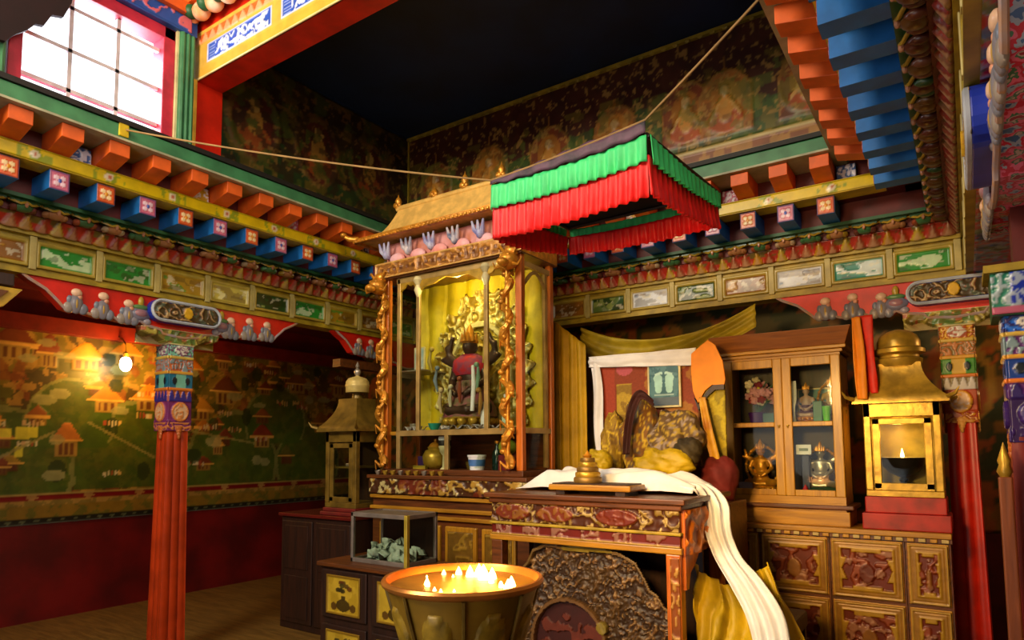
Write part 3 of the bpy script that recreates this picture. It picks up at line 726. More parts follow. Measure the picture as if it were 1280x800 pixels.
c = Cv(.3, .16, .008, '#1c3aa8'); c.rect(0, .3, 0, .16, '#2c7a68'); c.rect(.06, .17, .04, .16, '#1430a8', 1, .01); c.put(scroll(c.U * 14, c.V * 14, 3) > .75, '#a8b8c8', .8, .01); c.rect(0, .3, 0, .03, '#b05a78', 1, .01)
k0 = MB().box(px_ - .13, px_ + .17, py_ - .12, py_ + .12, 2.05, 2.22).build('capital_top', M['dgreen'], pc)
c.build('painted_face', (px_ - .13, py_ - .124, 2.055), X_, Z_, nY, M['gloss'], k0, .002)
MB().box(px_ - .15, px_ + .19, py_ - .14, py_ + .14, 2.22, 2.25).build('abacus', M['ochre'], pc); MB().box(px_ - .05, px_ + .07, py_ - .07, py_ + .07, 2.25, 2.7).build('neck', M['dred'], pc)
# bow bracket with cartouche half way along the right-hand cornice
rb = thing('trim_8', (XR, 2.7, 2.4), 'painted bow bracket with a blue-sided cartouche under the right cornice', 'bracket', kind='structure')
bracket_sheet(2.3, .27, TR, 2.85, -.05, 2.705, rb, floral); cartouche(TR, 2.75, -.06, 2.6, rb, .6, .2)
c = Cv(4.6, .2, .012, '#a81c24'); d = scroll(c.U * 9, c.V * 9, 6, 2); c.put(d < .4, '#8a92a8', .9, .006); c.put(c.n(12, 3) > .6, '#3a6a98', .85); c.put(c.n(13, 8) > .62, '#5c7a48', .85); c.rect(0, 4.6, 0, .025, '#c02838')
c.build('painted_underside', (.29, .8, 2.695), Y_, (-1, 0, 0), (0, 0, -1), M['gloss'], rb, .01)
# bracket at the far left corner, half hidden by the shrine
cbk = thing('trim_9', (XL, 5.1, 2.4), 'red bow bracket in the far left corner behind the glass shrine', 'bracket', kind='structure')
bracket_sheet(2.0, .27, TL, 5.3, .0, 2.705, cbk)
MB().box(-5.15, -5.04, 4.4, 5.35, 2.36, 2.44).build('lower_arm', M['rwood'], cbk)
# brown post with a pointed tip
qx, qy = .235 - .125, 3.12
ps = thing('wooden_post', (qx, qy, 0), 'slim brown wooden post with a pointed brass tip in front of the dark pillar', 'post')
MB().box(qx - .022, qx + .022, qy - .022, qy + .022, 0, 1.43).build('shaft', wood('brown post', '#7a3c14', '#5c2a0e', .5, 2), ps, bevel=.006)
MB().lathe([(.016, 0), (.026, .02), (.018, .045), (.022, .06), (.001, .13)], (qx, qy, 1.43), 12).build('tip', M['brass'], ps, True)

# end of the neighbouring bracket at the left edge
nb_ = thing('trim_10', (-5.0, 1.5, 2.4), 'ochre zigzag bracket end under the left cornice at the left edge', 'bracket', kind='structure')
mb = MB(); mb.prism([(1.2, 2.585), (1.70, 2.585), (1.60, 2.46), (1.5, 2.40), (1.2, 2.40)], 0, -5.08, -4.95); mb.build('bracket_end', mat('bracket ochre', '#b8942a', .45), nb_, bevel=.006)
mb = MB(); mb.prism([(1.47, 2.56), (1.62, 2.56), (1.545, 2.48)], 0, -4.952, -4.935); mb.build('inlay', mat('bracket brown', '#6a3c14', .5), nb_)
MB().box(-5.1, -4.97, 1.2, 1.66, 2.6, 2.68).build('beam_end', M['dwood'], nb_, bevel=.006)
# ================================================================== FIGURES (gilt statues)
def seated(mb, c, k, arms=2):
    """a seated crowned figure about k metres tall, cross-legged, facing -y; blended later into one skin"""
    x, y, z = c
    E = lambda dx, dy, dz, rx, ry, rz: mb.ell((x + dx * k, y + dy * k, z + dz * k), (rx * k, ry * k, rz * k), 14, 10)
    E(0, 0, .10, .25, .17, .09); E(0, -.02, .2, .15, .12, .14); E(0, -.01, .42, .13, .09, .18); E(0, 0, .54, .17, .075, .07)
    for q in (-1, 1):
        mb.tube([(x + q * .08 * k, y - .02 * k, z + .1 * k), (x + q * .27 * k, y - .07 * k, z + .085 * k), (x + q * .12 * k, y - .2 * k, z + .07 * k), (x - q * .1 * k, y - .2 * k, z + .06 * k)], [.085 * k, .075 * k, .06 * k, .04 * k], 10)
        mb.tube([(x + q * .16 * k, y, z + .55 * k), (x + q * .22 * k, y - .02 * k, z + .38 * k), (x + q * .12 * k, y - .16 * k, z + .27 * k), (x + q * .04 * k, y - .18 * k, z + .22 * k)], [.055 * k, .045 * k, .038 * k, .03 * k], 8)
        for a in range(arms // 2 - 1):
            t = .35 + a * .42
            mb.tube([(x + q * .14 * k, y + .03 * k, z + .54 * k), (x + q * (.27 + .02 * a) * k, y + .03 * k, z + (.52 + .18 * math.sin(t)) * k), (x + q * (.40) * math.cos(t * .8) * k, y, z + (.5 + .4 * math.sin(t)) * k)], [.045 * k, .038 * k, .028 * k], 8)
    mb.tube([(x, y, z + .55 * k), (x, y, z + .66 * k)], .05 * k, 8); E(0, -.005, .74, .075, .085, .1)
    E(0, -.09, .735, .014, .02, .022)
    for q in (-1, 1): E(q * .078, .01, .73, .014, .02, .045)
    return mb
def lotus_seat(mb, c, k):
    x, y, z = c
    mb.lathe([(.24 * k, -.14 * k), (.27 * k, -.12 * k), (.2 * k, -.06 * k), (.3 * k, -.01 * k), (.27 * k, .02 * k), (.01, .02 * k)], c, 24, 1, .8)
    for i in range(14):
        a = 2 * PI * i / 14; mb.ell((x + .27 * k * math.cos(a), y + .22 * k * math.sin(a), z - .04 * k), (.05 * k, .05 * k, .045 * k), 8, 6)
    return mb
def crown(mb, c, k):
    x, y, z = c
    for i in range(7):
        a = PI + PI * i / 6; px, py = x + .085 * k * math.cos(a), y + .09 * k * math.sin(a)
        mb.cone((px, py, z + .79 * k), .024 * k, (.14 if i == 3 else .1) * k, 6)
    mb.lathe([(.082 * k, .775 * k), (.09 * k, .79 * k), (.082 * k, .81 * k), (.05 * k, .86 * k), (.04 * k, .92 * k), (.001, .99 * k)], c, 12)
def statue(name, c, k, m, label, arms=2, halo=True, group=None, robe=None):
    t = thing(name, c, label, 'statue', group)
    cc = (c[0], c[1], c[2] + .14 * k)
    seated(MB(), cc, k, arms).build('body', m, t, True, remesh=.022 * k)
    lotus_seat(MB(), cc, k).build('lotus_base', M['gold'], t, True)
    mb = MB(); crown(mb, cc, k); mb.build('crown', M['gold'], t, True)
    if robe:
        mb = MB(); mb.lathe([(.29 * k, .0), (.27 * k, .1 * k), (.18 * k, .2 * k), (.16 * k, .35 * k)], cc, 18, 1, .72); mb.build('robe', robe, t, True)
    if halo:
        mb = MB(); P = [(c[0] + .33 * k * math.cos(a), c[1] + .13 * k, c[2] + (.55 + .42 * math.sin(a)) * k) for a in [PI * (-.2 + 1.4 * i / 24) for i in range(25)]]
        mb.tube(P, .025 * k, 6)
        for p in P[::2]: mb.ell(p, .04 * k, 8, 6)
        mb.build('halo', M['gold'], t, True)
    return t

# ================================================================== GLASS SHRINE
sh = thing('glass_shrine', (-3.375, 4.3, 1.34), 'tall gilded glass shrine with carved dragon posts and a golden roof', 'shrine')
x0, x1, y0, y1 = -4.1, -2.66, 4.03, 4.5
MB().box(x0, x1, y0, y1, 1.34, 1.385).build('floor_board', M['rwood'], sh, bevel=.006)
bk = MB().box(x0 + .03, x1 - .03, y1 - .03, y1, 1.385, 3.0).build('back_panel', M['rwood'], sh)
c = Cv(1.3, 1.3, .02, '#e6cc08'); c.put(np.abs(np.sin(c.U * 21 + c.n(3, 2) * 3)) < .25, '#b89c08', .6); c.H = .012 * np.sin(c.U * 30 + c.n(2, 5) * 4)
c.build('yellow_cloth_lining', (x0 + .07, y1 - .06, 1.7), X_, Z_, nY, mat('bright yellow silk', '#d8c00c', .6, var=.2, bump=.1), sh, .01)
MB().box(x0 + .02, x1 - .02, y0 + .03, y1 - .02, 1.665, 1.695).build('shelf', M['woodx'], sh)
# corner posts
for x, w, y in ((-4.045, .035, y0), (-2.69, .04, y0), (-4.06, .035, y1 - .05), (-2.69, .035, y1 - .05)):
    p = MB().box(x - w * .7, x + w * .7, y, y + .05, 1.385, 3.0).build('corner_post', M['oak'], sh, bevel=.005)
for x in (-4.06, -2.775):
    mb = MB(); P = [(x + .035 * math.cos(t * .62), y0 - .03 + .022 * math.sin(t * .62), 1.42 + t * .0265) for t in range(58)]
    mb.tube(P, [.024 + .008 * math.sin(i * .9) for i in range(58)], 7)
    for i in range(0, 58, 2):
        mb.ell((P[i][0] + R.uniform(-.02, .02), P[i][1] - .012, P[i][2]), (.026, .018, .022), 7, 5)
    mb.tube([(x, y0 - .02, 1.4), (x, y0 - .02, 2.98)], .018, 8)
    for s in (-1, 1):
        for t in range(5): mb.tube([(x, y0 - .03, 1.5 + t * .3 + .1 * s), (x + s * .05, y0 - .045, 1.55 + t * .3 + .1 * s), (x + s * .06, y0 - .03, 1.5 + t * .3 + .12 * s)], [.014, .012, .006], 6)
    d = mb.build('dragon_post', M['gold'], sh, True)
    mb = MB(); hx = x + (-.02 if x < -3 else .05)
    mb.ell((hx, y0 - .07, 2.93), (.07, .08, .07)); mb.ell((hx + (.0), y0 - .15, 2.9), (.045, .05, .035)); mb.ell((hx, y0 - .03, 3.01), (.06, .05, .05))
    for q in (-1, 1):
        mb.tube([(hx + q * .03, y0 - .06, 2.98), (hx + q * .08, y0 - .07, 3.05), (hx + q * .11, y0 - .06, 3.04)], [.014, .012, .004], 6)
        mb.tube([(hx + q * .04, y0 - .09, 2.9), (hx + q * .1, y0 - .1, 2.88), (hx + q * .13, y0 - .09, 2.93)], [.014, .01, .004], 6); mb.ell((hx + q * .03, y0 - .12, 2.96), .016, 8, 6)
    mb.build('dragon_head', M['gold'], d, True)
# glazed front
gf = M['silver']
fr = mat('champagne glazing bar', '#b89a5c', .35, .4)
mb = MB()
for x in (-3.905, -3.69, -2.995): mb.box(x - .018, x + .018, y0 + .005, y0 + .03, 1.69, 2.98)
mb.box(-3.93, -2.73, y0 + .005, y0 + .03, 1.655, 1.7); mb.box(-3.93, -2.73, y0 + .005, y0 + .03, 2.94, 2.99)
for x in (-3.905, -3.385): mb.box(x - .02, x + .02, y0 + .005, y0 + .03, 1.385, 1.66)
mb.build('glazing_bars', fr, sh, bevel=.003)
for x in (-3.69, -2.995): MB().lathe([(.012, 0), (.035, .06), (.02, .1), (.045, .14), (.03, .17)], (x, y0 + .01, 2.8), 10).build('bar_capital', M['cream'], sh, True)
ar = MB(); pts = [(-3.9, 2.98), (-3.9, 2.86)]
for a, b in ((-3.9, -3.69), (-3.69, -2.995), (-2.995, -2.74)):
    for i in range(13):
        t = i / 12; pts.append((a + (b - a) * t, 2.83 + .09 * (1 - abs(2 * t - 1) ** 2.4) + .012 * math.sin(t * 19)))
pts += [(-2.74, 2.98)]
ar.prism(pts, 1, y0 + .006, y0 + .022); ar.build('arched_valance', M['brass'], sh)
MB().box(-3.93, -2.73, y0 + .014, y0 + .018, 1.40, 2.95).build('front_glass', M['glass'], sh)
MB().box(x1 - .03, x1 - .026, y0 + .05, y1 - .05, 1.40, 2.95).build('side_glass', M['glass'], sh)
MB().box(x0 + .026, x0 + .03, y0 + .05, y1 - .05, 1.40, 2.95).build('side_glass', M['glass'], sh)
sr = MB()
for z in (1.68, 2.93): sr.box(x1 - .04, x1 - .01, y0 + .05, y1 - .05, z - .02, z + .02)
sr.box(x1 - .04, x1 - .012, y1 - .12, y1 - .09, 1.4, 2.95)
P = [(x1 - .02, y0 + .07 + .3 * i / 12, 2.78 + .11 * math.sin(PI * i / 12)) for i in range(13)]; sr.tube(P, .014, 6)
sr.build('side_bars', fr, sh)
# gilded cornice
MB().box(x0 - .02, x1 + .02, y0 - .03, y1 + .02, 2.99, 3.0).build('cornice_board', M['rwood'], sh)
c = Cv(1.52, .13, .0075, '#c88a3a'); d = scroll(c.U * 12, c.V * 14, 3, 2); c.H = .016 * (1 - d); c.put(d > .6, '#8a5a28', .9); c.put((c.V > .05) & (c.V < .08) & (np.sin(c.U * 90) > 0), '#6a3c1c', .9); c.frame(0, 1.52, 0, .13, .012, '#e0b060', 1, .014)
cr = MB().box(x0 - .03, x1 + .02, y0 - .035, y1 + .02, 3.0, 3.13).build('gilded_cornice', M['gold'], sh)
c.build('carved_front', (x0 - .035, y0 - .038, 3.0), X_, Z_, nY, M['carve'], cr, .003)
pk = MB().box(x0 + .03, x1 - .03, y0 + .03, y1 - .03, 3.13, 3.31).build('pink_frieze', mat('pale pink paint', '#d89a9c', .5, var=.25, second='#c87a60', scale=8), sh)
mb = MB()
for k in range(6):
    for q in range(2): mb.ell((-3.92 + k * .23 + q * .0, y0 - .0 + .02 * q, 3.16), (.085 - .03 * q, .03, .05 - .01 * q))
mb.build('cloud_carving', mat('pink cloud paint', '#e0b0b8', .5, second='#e06a3a', scale=3), sh, True)
mat_bb = [mat('bracket lilac', '#7a7ab0', .45, second='#c0c0d8', scale=14), mat('bracket slate', '#4a5a80', .45, second='#d0c8d0', scale=14)]
for k in range(6):
    mb = MB(); x = -4.02 + k * .25
    for q in (-1, 0, 1): mb.tube([(x, y0 - .01, 3.18), (x + q * .04, y0 - .05, 3.23), (x + q * .055, y0 - .06, 3.3)], [.022, .018, .008], 7)
    mb.ell((x, y0 - .03, 3.2), (.03, .035, .04)); mb.build('blue_bracket', mat_bb[k % 2], sh, True)
# roof: curved hipped gilt roof
ex0, ex1, ey0, ey1 = -4.3, -2.46, 3.9, 4.62; rx0, rx1, ry0, ry1 = -3.93, -2.84, 4.06, 4.44
mb = MB(); rings = []
for t in [i / 8 for i in range(9)]:
    zz = 3.345 + .265 * t ** 1.15
    kx = t ** .42
    rings.append([(ex0 + (rx0 - ex0) * kx, ey0 + (ry0 - ey0) * kx, zz), (ex1 + (rx1 - ex1) * kx, ey0 + (ry0 - ey0) * kx, zz), (ex1 + (rx1 - ex1) * kx, ey1 + (ry1 - ey1) * kx, zz), (ex0 + (rx0 - ex0) * kx, ey1 + (ry1 - ey1) * kx, zz)])
vs = [p for r_ in rings for p in r_]; fs = [(0, 1, 2, 3), (35, 34, 33, 32)]
for i in range(8):
    for k in range(4): fs.append((i * 4 + k, i * 4 + (k + 1) % 4, i * 4 + 4 + (k + 1) % 4, i * 4 + 4 + k))
mb.add(vs, fs)
groof = mat('roof gilding', '#e6b860', .45, .1, .2, 14, .1)
rf = mb.build('roof', groof, sh)
mb = MB()
mb.box(ex0 - .01, ex1 + .01, ey0 - .015, ey0 + .02, 3.325, 3.36); mb.box(ex1 - .02, ex1 + .012, ey0, ey1, 3.325, 3.36); mb.box(ex0 - .012, ex0 + .02, ey0, ey1, 3.325, 3.36)
for k in range(44): mb.ell((ex0 + .02 + k * .0418, ey0 - .016, 3.335), (.016, .012, .014), 7, 5)
mb.build('eave_moulding', M['gold'], rf)
mb = MB(); mb.tube([(rx0 - .03, 4.07, 3.61), (rx1 + .03, 4.07, 3.61)], .026, 8); mb.build('ridge', groof, rf, True)
for x, y, z, h in ((-3.95, 4.07, 3.62, .13), (-3.54, 4.07, 3.63, .10), (-3.22, 4.07, 3.63, .15), (-2.86, 4.07, 3.63, .14), (-2.5, 3.95, 3.37, .12)):
    mb = MB(); mb.lathe([(.03, 0), (.035, .015), (.014, .03), (.03, h * .5), (.02, h * .7), (.008, h * .8), (.001, h)], (x, y, z - .01), 12); mb.ell((x - .03, y, z + .03), (.03, .015, .025)); mb.ell((x + .02, y - .01, z + .02), (.02, .015, .02))
    mb.build('finial', M['gold'], rf, True)
mb = MB(); mb.tube([(ex0 + .02, ey0 + .02, 3.36), (ex0 - .04, ey0 - .03, 3.365), (ex0 - .09, ey0 - .06, 3.40)], [.03, .025, .012], 8); mb.ell((ex0 - .08, ey0 - .06, 3.40), (.03, .03, .022)); mb.build('eave_dragon', M['gold'], rf, True)

# ---- the main statue inside
st_ = thing('gilt_statue', (-3.34, 4.26, 1.695), 'large gilt crowned statue in red robes inside the glass shrine', 'statue')
cc = (-3.32, 4.26, 1.8)
k = .78
seated(MB(), cc, k, 8).build('body', mat('dark statue bronze', '#4a3428', .4, .4), st_, True, remesh=.017)
mb = MB(); lotus_seat(mb, cc, k); mb.build('lotus_base', M['brass'], st_, True)
mb = MB(); crown(mb, cc, k); mb.build('crown', M['gold'], st_, True)
mb = MB(); mb.lathe([(.17 * k, .44 * k), (.22 * k, .5 * k), (.2 * k, .6 * k), (.1 * k, .66 * k)], cc, 20, 1, .62); mb.build('red_cape', mat('red brocade cape', '#b8181c', .7, second='#8a3a5a', scale=20), st_, True)
mb = MB(); mb.lathe([(.32 * k, .0), (.3 * k, .1 * k), (.2 * k, .24 * k), (.15 * k, .38 * k)], cc, 20, 1, .72); mb.build('robe', mat('statue robe', '#6a5a3a', .7, second='#9a4a5a', scale=18), st_, True)
mb = MB(); mb.tube([(cc[0] + .13, cc[1] - .13, cc[2] + .40), (cc[0] + .17, cc[1] - .17, cc[2] + .25), (cc[0] + .16, cc[1] - .18, cc[2] + .04)], [.014, .02, .016], 8); mb.build('white_ribbon', M['white'], st_, True)
for i, (dx, dz, cl) in enumerate(((-.2, .3, '#7a8a9a'), (-.16, .12, '#c8b080'), (.03, .2, '#9a4a30'), (.2, .3, '#7aa08a'), (-.06, .14, '#d0c8a8'), (.22, .1, '#a87a3a'), (-.26, .46, '#b8a04a'), (.26, .5, '#c8a850'))):
    mb = MB(); mb.tube([(cc[0] + dx, cc[1] - .17, cc[2] + dz - .09), (cc[0] + dx * 1.1, cc[1] - .18, cc[2] + dz), (cc[0] + dx * 1.05, cc[1] - .17, cc[2] + dz + .09)], [.008, .018, .008], 7); mb.ell((cc[0] + dx, cc[1] - .175, cc[2] + dz + .1), .022, 8, 6); mb.build('ornament', mat('ornament paint', cl, .4), st_, True)
# radiating carved halo
c = Cv(1.06, 1.16, .0085, '#c0a030'); cx = .53
th = np.arctan2(c.V - .42, c.U - cx); dd = np.hypot((c.U - cx) / .5, (c.V - .42) / .72)
s1 = scroll(c.U * 12, c.V * 12, 4, 2); c.put(s1 < .5, '#e8dc90', .95); c.put((s1 > .8), '#7a6014', .8); c.H = .026 * (1 - s1)
c.ring(cx, .42, .33, .47, .1, '#e0d490', 1, .04); c.ell(cx, .42, .29, .42, '#b8a024', .6)
edge = dd + .07 * np.cos(th * 22) - .06 * (np.abs(th - PI / 2) < .25)
keep = edge < 1
c.H = np.where(keep, c.H, -9)
o = None
def halo_sheet(c, keep, name, O, m, parent):
    """only the faces of the sheet inside the outline, given thickness"""
    idx = np.full(keep.shape, -1); ys, xs = np.nonzero(np.ones_like(keep)); 
    mb = MB(); ny, nx = keep.shape; use = {}
    cols = []
    def vid(j, i):
        if (j, i) not in use:
            use[(j, i)] = len(mb.v); h = c.H[j, i] if c.H[j, i] > -1 else 0
            mb.v.append((O[0] + c.U[j, i], O[1] - h, O[2] + c.V[j, i])); cols.append(c.C[j, i])
        return use[(j, i)]
    for j in range(ny - 1):
        for i in range(nx - 1):
            if keep[j, i] and keep[j + 1, i] and keep[j, i + 1] and keep[j + 1, i + 1]:
                mb.f.append([vid(j, i), vid(j, i + 1), vid(j + 1, i + 1), vid(j + 1, i)])
    return mb.build(name, m, parent, True, cols=cols, solid=.012)
halo_sheet(c, keep, 'halo', (cc[0] - .53, 4.42, 1.72), vmat('halo gilding', .4, .2, .2, 30), st_)
# offerings in the shrine
def box_thing(name, b, m, label, cat, group=None, bev=.004, extra=None):
    t = MB().box(*b).build(name, m, None, bevel=bev); return tag(t, label, cat, group)
def bottle(name, c, h, r, m, label, cat='bottle', capm=None, group=None):
    t = thing(name, c, label, cat, group)
    MB().lathe([(r * .9, 0), (r, .02 * h), (r, .6 * h), (r * .45, .75 * h), (r * .4, .9 * h), (r * .4, .92 * h)], c, 16).build('body', m, t, True)
    MB().lathe([(r * .46, .92 * h), (r * .46, h), (r * .3, h * 1.01)], c, 12).build('cap', capm or M['gold'], t, True); return t
def bowl(name, c, r, h, m, label, cat='bowl', group=None):
    o = MB().lathe([(r * .5, 0), (r * .55, .1 * h), (r * .85, .5 * h), (r, h), (r * .93, h), (r * .78, .55 * h), (r * .4, .2 * h), (.001, .18 * h)], c, 20).build(name, m, None, True); return tag(o, label, cat, group)
bowl('offering_bowl', (-3.56, 4.1, 1.695), .055, .06, mat('turquoise enamel', '#2c9a88', .35), 'small turquoise bowl on the upper shelf of the glass shrine')
notes = mat('pale banknote', '#c8c2bc', .7, second='#a8a0b0', scale=30)
def note(c, rz, k, group, label, m=None, lift=.02):
    mb = MB(); n = 7; w, h = .13 * k, .065 * k
    vs = [(c[0] + (i / n - .5) * w * math.cos(rz) - (j / 3 - .5) * h * math.sin(rz), c[1] + (i / n - .5) * w * math.sin(rz) + (j / 3 - .5) * h * math.cos(rz), c[2] + lift * k * (1 + math.sin(i * 1.3 + rz * 5 + j * .4))) for j in range(4) for i in range(n + 1)]
    mb.add(vs, [(j * (n + 1) + i, j * (n + 1) + i + 1, (j + 1) * (n + 1) + i + 1, (j + 1) * (n + 1) + i) for j in range(3) for i in range(n)])
    return tag(mb.build('banknote', m or notes, None, True, solid=.001), label, 'banknote', group)
for k_, (x, y) in enumerate(((-3.85, 4.12), (-3.8, 4.16), (-3.76, 4.1), (-3.66, 4.11), (-3.46, 4.1), (-3.36, 4.09), (-3.26, 4.1), (-3.18, 4.11), (-3.1, 4.1), (-3.05, 4.12), (-2.9, 4.1))):
    note((x, y, 1.70), R.uniform(-.7, .7), 1.0, 'banknotes laid along the shrine shelf', 'pale folded banknote laid along the upper shelf of the glass shrine', lift=.018)
def frame_photo(name, c, w, h, m, label, cat='picture'):
    t = thing(name, c, label, cat)
    MB().box(c[0] - w / 2, c[0] + w / 2, c[1], c[1] + .015, c[2], c[2] + h).build('frame', M['cream'], t, bevel=.003)
    MB().box(c[0] - w / 2 + .012, c[0] + w / 2 - .012, c[1] - .003, c[1] + .002, c[2] + .012, c[2] + h - .012).build('print', m, t); return t
blu = mat('pale blue print', '#88a4b0', .5, second='#d8d8d0', scale=16)
sb = thing('glass_shelf', (-3.8, 4.27, 2.28), 'small glass side shelf behind the narrow left pane of the shrine', 'shelf')
MB().box(-4.0, -3.71, 4.12, 4.43, 2.2, 2.212).build('board', M['silver'], sb); MB().box(-4.0, -3.97, 4.12, 4.43, 2.16, 2.2).build('bracket', M['silver'], sb)
frame_photo('standing_print', (-3.82, 4.2, 2.213), .12, .2, blu, 'small pale blue print standing behind the narrow left pane of the shrine')
bowl('silver_cup', (-3.83, 4.15, 1.71), .04, .05, M['silver'], 'small silver cup standing at the left end of the upper shelf of the shrine', 'cup')
for x, h in ((-3.12, .17), (-3.04, .14)):
    pass
bottle('white_vase', (-3.08, 4.14, 1.71), .2, .035, M['white'], 'slim white vase with blue rim at the right of the upper shrine shelf', 'vase', blu)
bottle('teal_vase', (-2.9, 4.16, 1.7), .26, .03, mat('teal glass', '#8ac8b0', .2, second='#d8e8d8'), 'tall pale green vase behind the right dragon post of the shrine', 'vase', M['white'])
# lower shelf
pot = thing('gold_pot', (-3.6, 4.16, 1.385), 'round golden pot on the lower shelf of the shrine', 'pot')
MB().lathe([(.06, 0), (.1, .04), (.11, .1), (.085, .15), (.06, .16), (.07, .18), (.01, .18)], (-3.6, 4.16, 1.385), 20).build('body', M['brass'], pot, True); MB().lathe([(.06, .18), (.04, .21), (.012, .22), (.015, .24), (.001, .25)], (-3.6, 4.16, 1.385), 16).build('lid', M['gold'], pot, True)
lamp = thing('offering_lamp', (-3.47, 4.12, 1.385), 'white and black offering lamp with a pale flame-shaped top on the lower shrine shelf', 'lamp')
MB().lathe([(.04, 0), (.02, .02), (.018, .11), (.04, .14), (.05, .18), (.045, .19)], (-3.47, 4.12, 1.385), 14).build('stem', M['cream'], lamp, True); MB().lathe([(.05, .19), (.055, .22), (.05, .23)], (-3.47, 4.12, 1.385), 14).build('black_band', M['black'], lamp, True); MB().box(-3.515, -3.425, 4.09, 4.15, 1.615, 1.65).build('white_top', M['white'], lamp, bevel=.008)
box_thing('purple_box', (-3.76, -3.7, 4.12, 4.19, 1.385, 1.49), mat('purple paper', '#3a1a5a', .5), 'small purple box on the lower shelf of the shrine', 'box')
box_thing('cream_box', (-3.75, -3.62, 4.05, 4.09, 1.385, 1.415), M['ochre'], 'flat ochre box lying at the front of the lower shrine shelf', 'box')
tb = thing('tub', (-3.13, 4.08, 1.385), 'white plastic tub with a blue label on the lower shrine shelf', 'tub')
MB().lathe([(.055, 0), (.07, .1), (.074, .1), (.074, .115), (.01, .118)], (-3.13, 4.1, 1.385), 20).build('body', M['white'], tb, True); MB().lathe([(.062, .03), (.0675, .08)], (-3.13, 4.1, 1.385), 20).build('label_band', mat('tub blue', '#4a7ac0', .5), tb, True)
bottle('dark_bottle', (-2.98, 4.16, 1.385), .22, .04, mat('dark green glass', '#0c2a24', .15), 'dark green bottle beside the white tub on the lower shrine shelf')
fb = tag(MB().ell((-2.87, 4.14, 1.56), (.075, .06, .06)).build('fruit', mat('yellow green skin', '#8a9a2c', .5), None, True), 'yellow-green round fruit on top of the red box behind the right dragon post', 'fruit')
box_thing('red_box', (-2.93, -2.82, 4.1, 4.2, 1.385, 1.5), mat('crimson paper', '#7a1024', .5), 'crimson box on the lower shrine shelf beside the right post', 'box')
fb.location.z = 1.5
for k_, x in enumerate((-3.3, -3.25, -3.2)):
    bowl('brass_cup', (x, 4.22, 1.385), .03, .06, M['dbrass'], 'small dull brass cup in the row behind the white tub', 'cup', 'brass cups on the lower shrine shelf')

# ================================================================== SHRINE BASE (carved altar under the shrine)
ab = thing('carved_altar_base', (-3.4, 4.3, 0), 'brown altar base with a carved gilded top band under the glass shrine', 'altar')
MB().box(-4.13, -2.58, 3.98, 4.7, 0, 1.2).build('carcass', M['rwood'], ab)
MB().box(-4.15, -2.56, 3.92, 4.72, 1.31, 1.34).build('top_board', M['rwood'], ab, bevel=.006)
c = Cv(1.58, .12, .008, '#4a2a14'); d = scroll(c.U * 10, c.V * 12, 5, 2); c.put(d < .42, '#b8903a', .95); c.put(c.n(30, 2) > .66, '#cfc080', .9); c.put(c.n(8, 9) > .6, '#7a2c18', .7); c.H = .014 * (1 - d)
bnd = MB().box(-4.13, -2.58, 3.94, 4.7, 1.19, 1.31).build('carved_band', M['rwood'], ab); c.build('carving', (-4.14, 3.938, 1.19), X_, Z_, nY, M['carve'], bnd, .003)
mb = MB()
for z in (1.15, 1.06, 1.0): mb.box(-4.14, -2.57, 3.95, 4.0, z, z + .03)
mb.build('ledge', M['woodx'], ab, bevel=.006)
for x in (-4.05, -3.7, -3.35, -3.0):
    for z0, z1 in ((.62, .96), (.2, .58)):
        d = MB().box(x + .02, x + .32, 3.955, 3.985, z0, z1).build('door', M['wood'], ab, bevel=.008)
        c = Cv(.24, z1 - z0 - .07, .012, '#7a5a1c'); c.put(scroll(c.U * 9, c.V * 9, 2, 2) < .35, '#a8842c', .9, .006)
        c.build('painted_panel', (x + .05, 3.953, z0 + .035), X_, Z_, nY, M['carve'], d, .002)
# small cups along the band top
for k_ in range(9):
    bowl('offering_cup', (-4.06 + k_ * .085, 3.965, 1.34), .026, .035, M['brass'] if k_ % 3 else M['silver'], 'tiny offering cup in the row on the ledge below the glass shrine', 'cup', 'tiny cups on the ledge below the glass shrine')
# ================================================================== CLOTH
def sheet(name, f, nu, nv, m, parent=None, solid=.005, cols=None):
    mb = MB(); cc = [] if cols else None
    for j in range(nv + 1):
        for i in range(nu + 1):
            mb.v.append(tuple(f(i / nu, j / nv)))
            if cols: cc.append(cols(i / nu, j / nv))
    mb.f = [[j * (nu + 1) + i, j * (nu + 1) + i + 1, (j + 1) * (nu + 1) + i + 1, (j + 1) * (nu + 1) + i] for j in range(nv) for i in range(nu)]
    return mb.build(name, m, parent, True, solid=solid, cols=cc)
def nz(x, y, s=0, o=3): return float(fbm(x, y, s, o)) - .5
def path_ribbon(name, path, widths, side, m, label, cat, folds=.01, nf=4, nv=40, nu=24, group=None, solid=.005):
    P = [Vector(p) for p in path]; n = len(P) - 1
    sides = side if isinstance(side, list) else [side] * (n + 1)
    def cm(a, t):
        i = min(int(t * n), n - 1); u = t * n - i
        p0, p1, p2, p3 = a[max(i - 1, 0)], a[i], a[i + 1], a[min(i + 2, n)]
        return .5 * ((2 * p1) + (p2 - p0) * u + (2 * p0 - 5 * p1 + 4 * p2 - p3) * u * u + (3 * p1 - p0 - 3 * p2 + p3) * u ** 3)
    Sv = [Vector(s).normalized() for s in sides]
    def f(u, v):
        c = cm(P, v); w = cm(widths, v); s = cm(Sv, v); d = (cm(P, min(v + .02, 1)) - cm(P, max(v - .02, 0))).normalized(); nn = s.cross(d)
        k = folds * (math.sin(u * nf * 2 * PI + 3 * nz(u * 2, v * 3, 4)) + 1.6 * nz(u * 5, v * 6, 2))
        return c + s * (u - .5) * w + nn * k
    return tag(sheet(name, f, nu, nv, m, None, solid), label, cat, group)

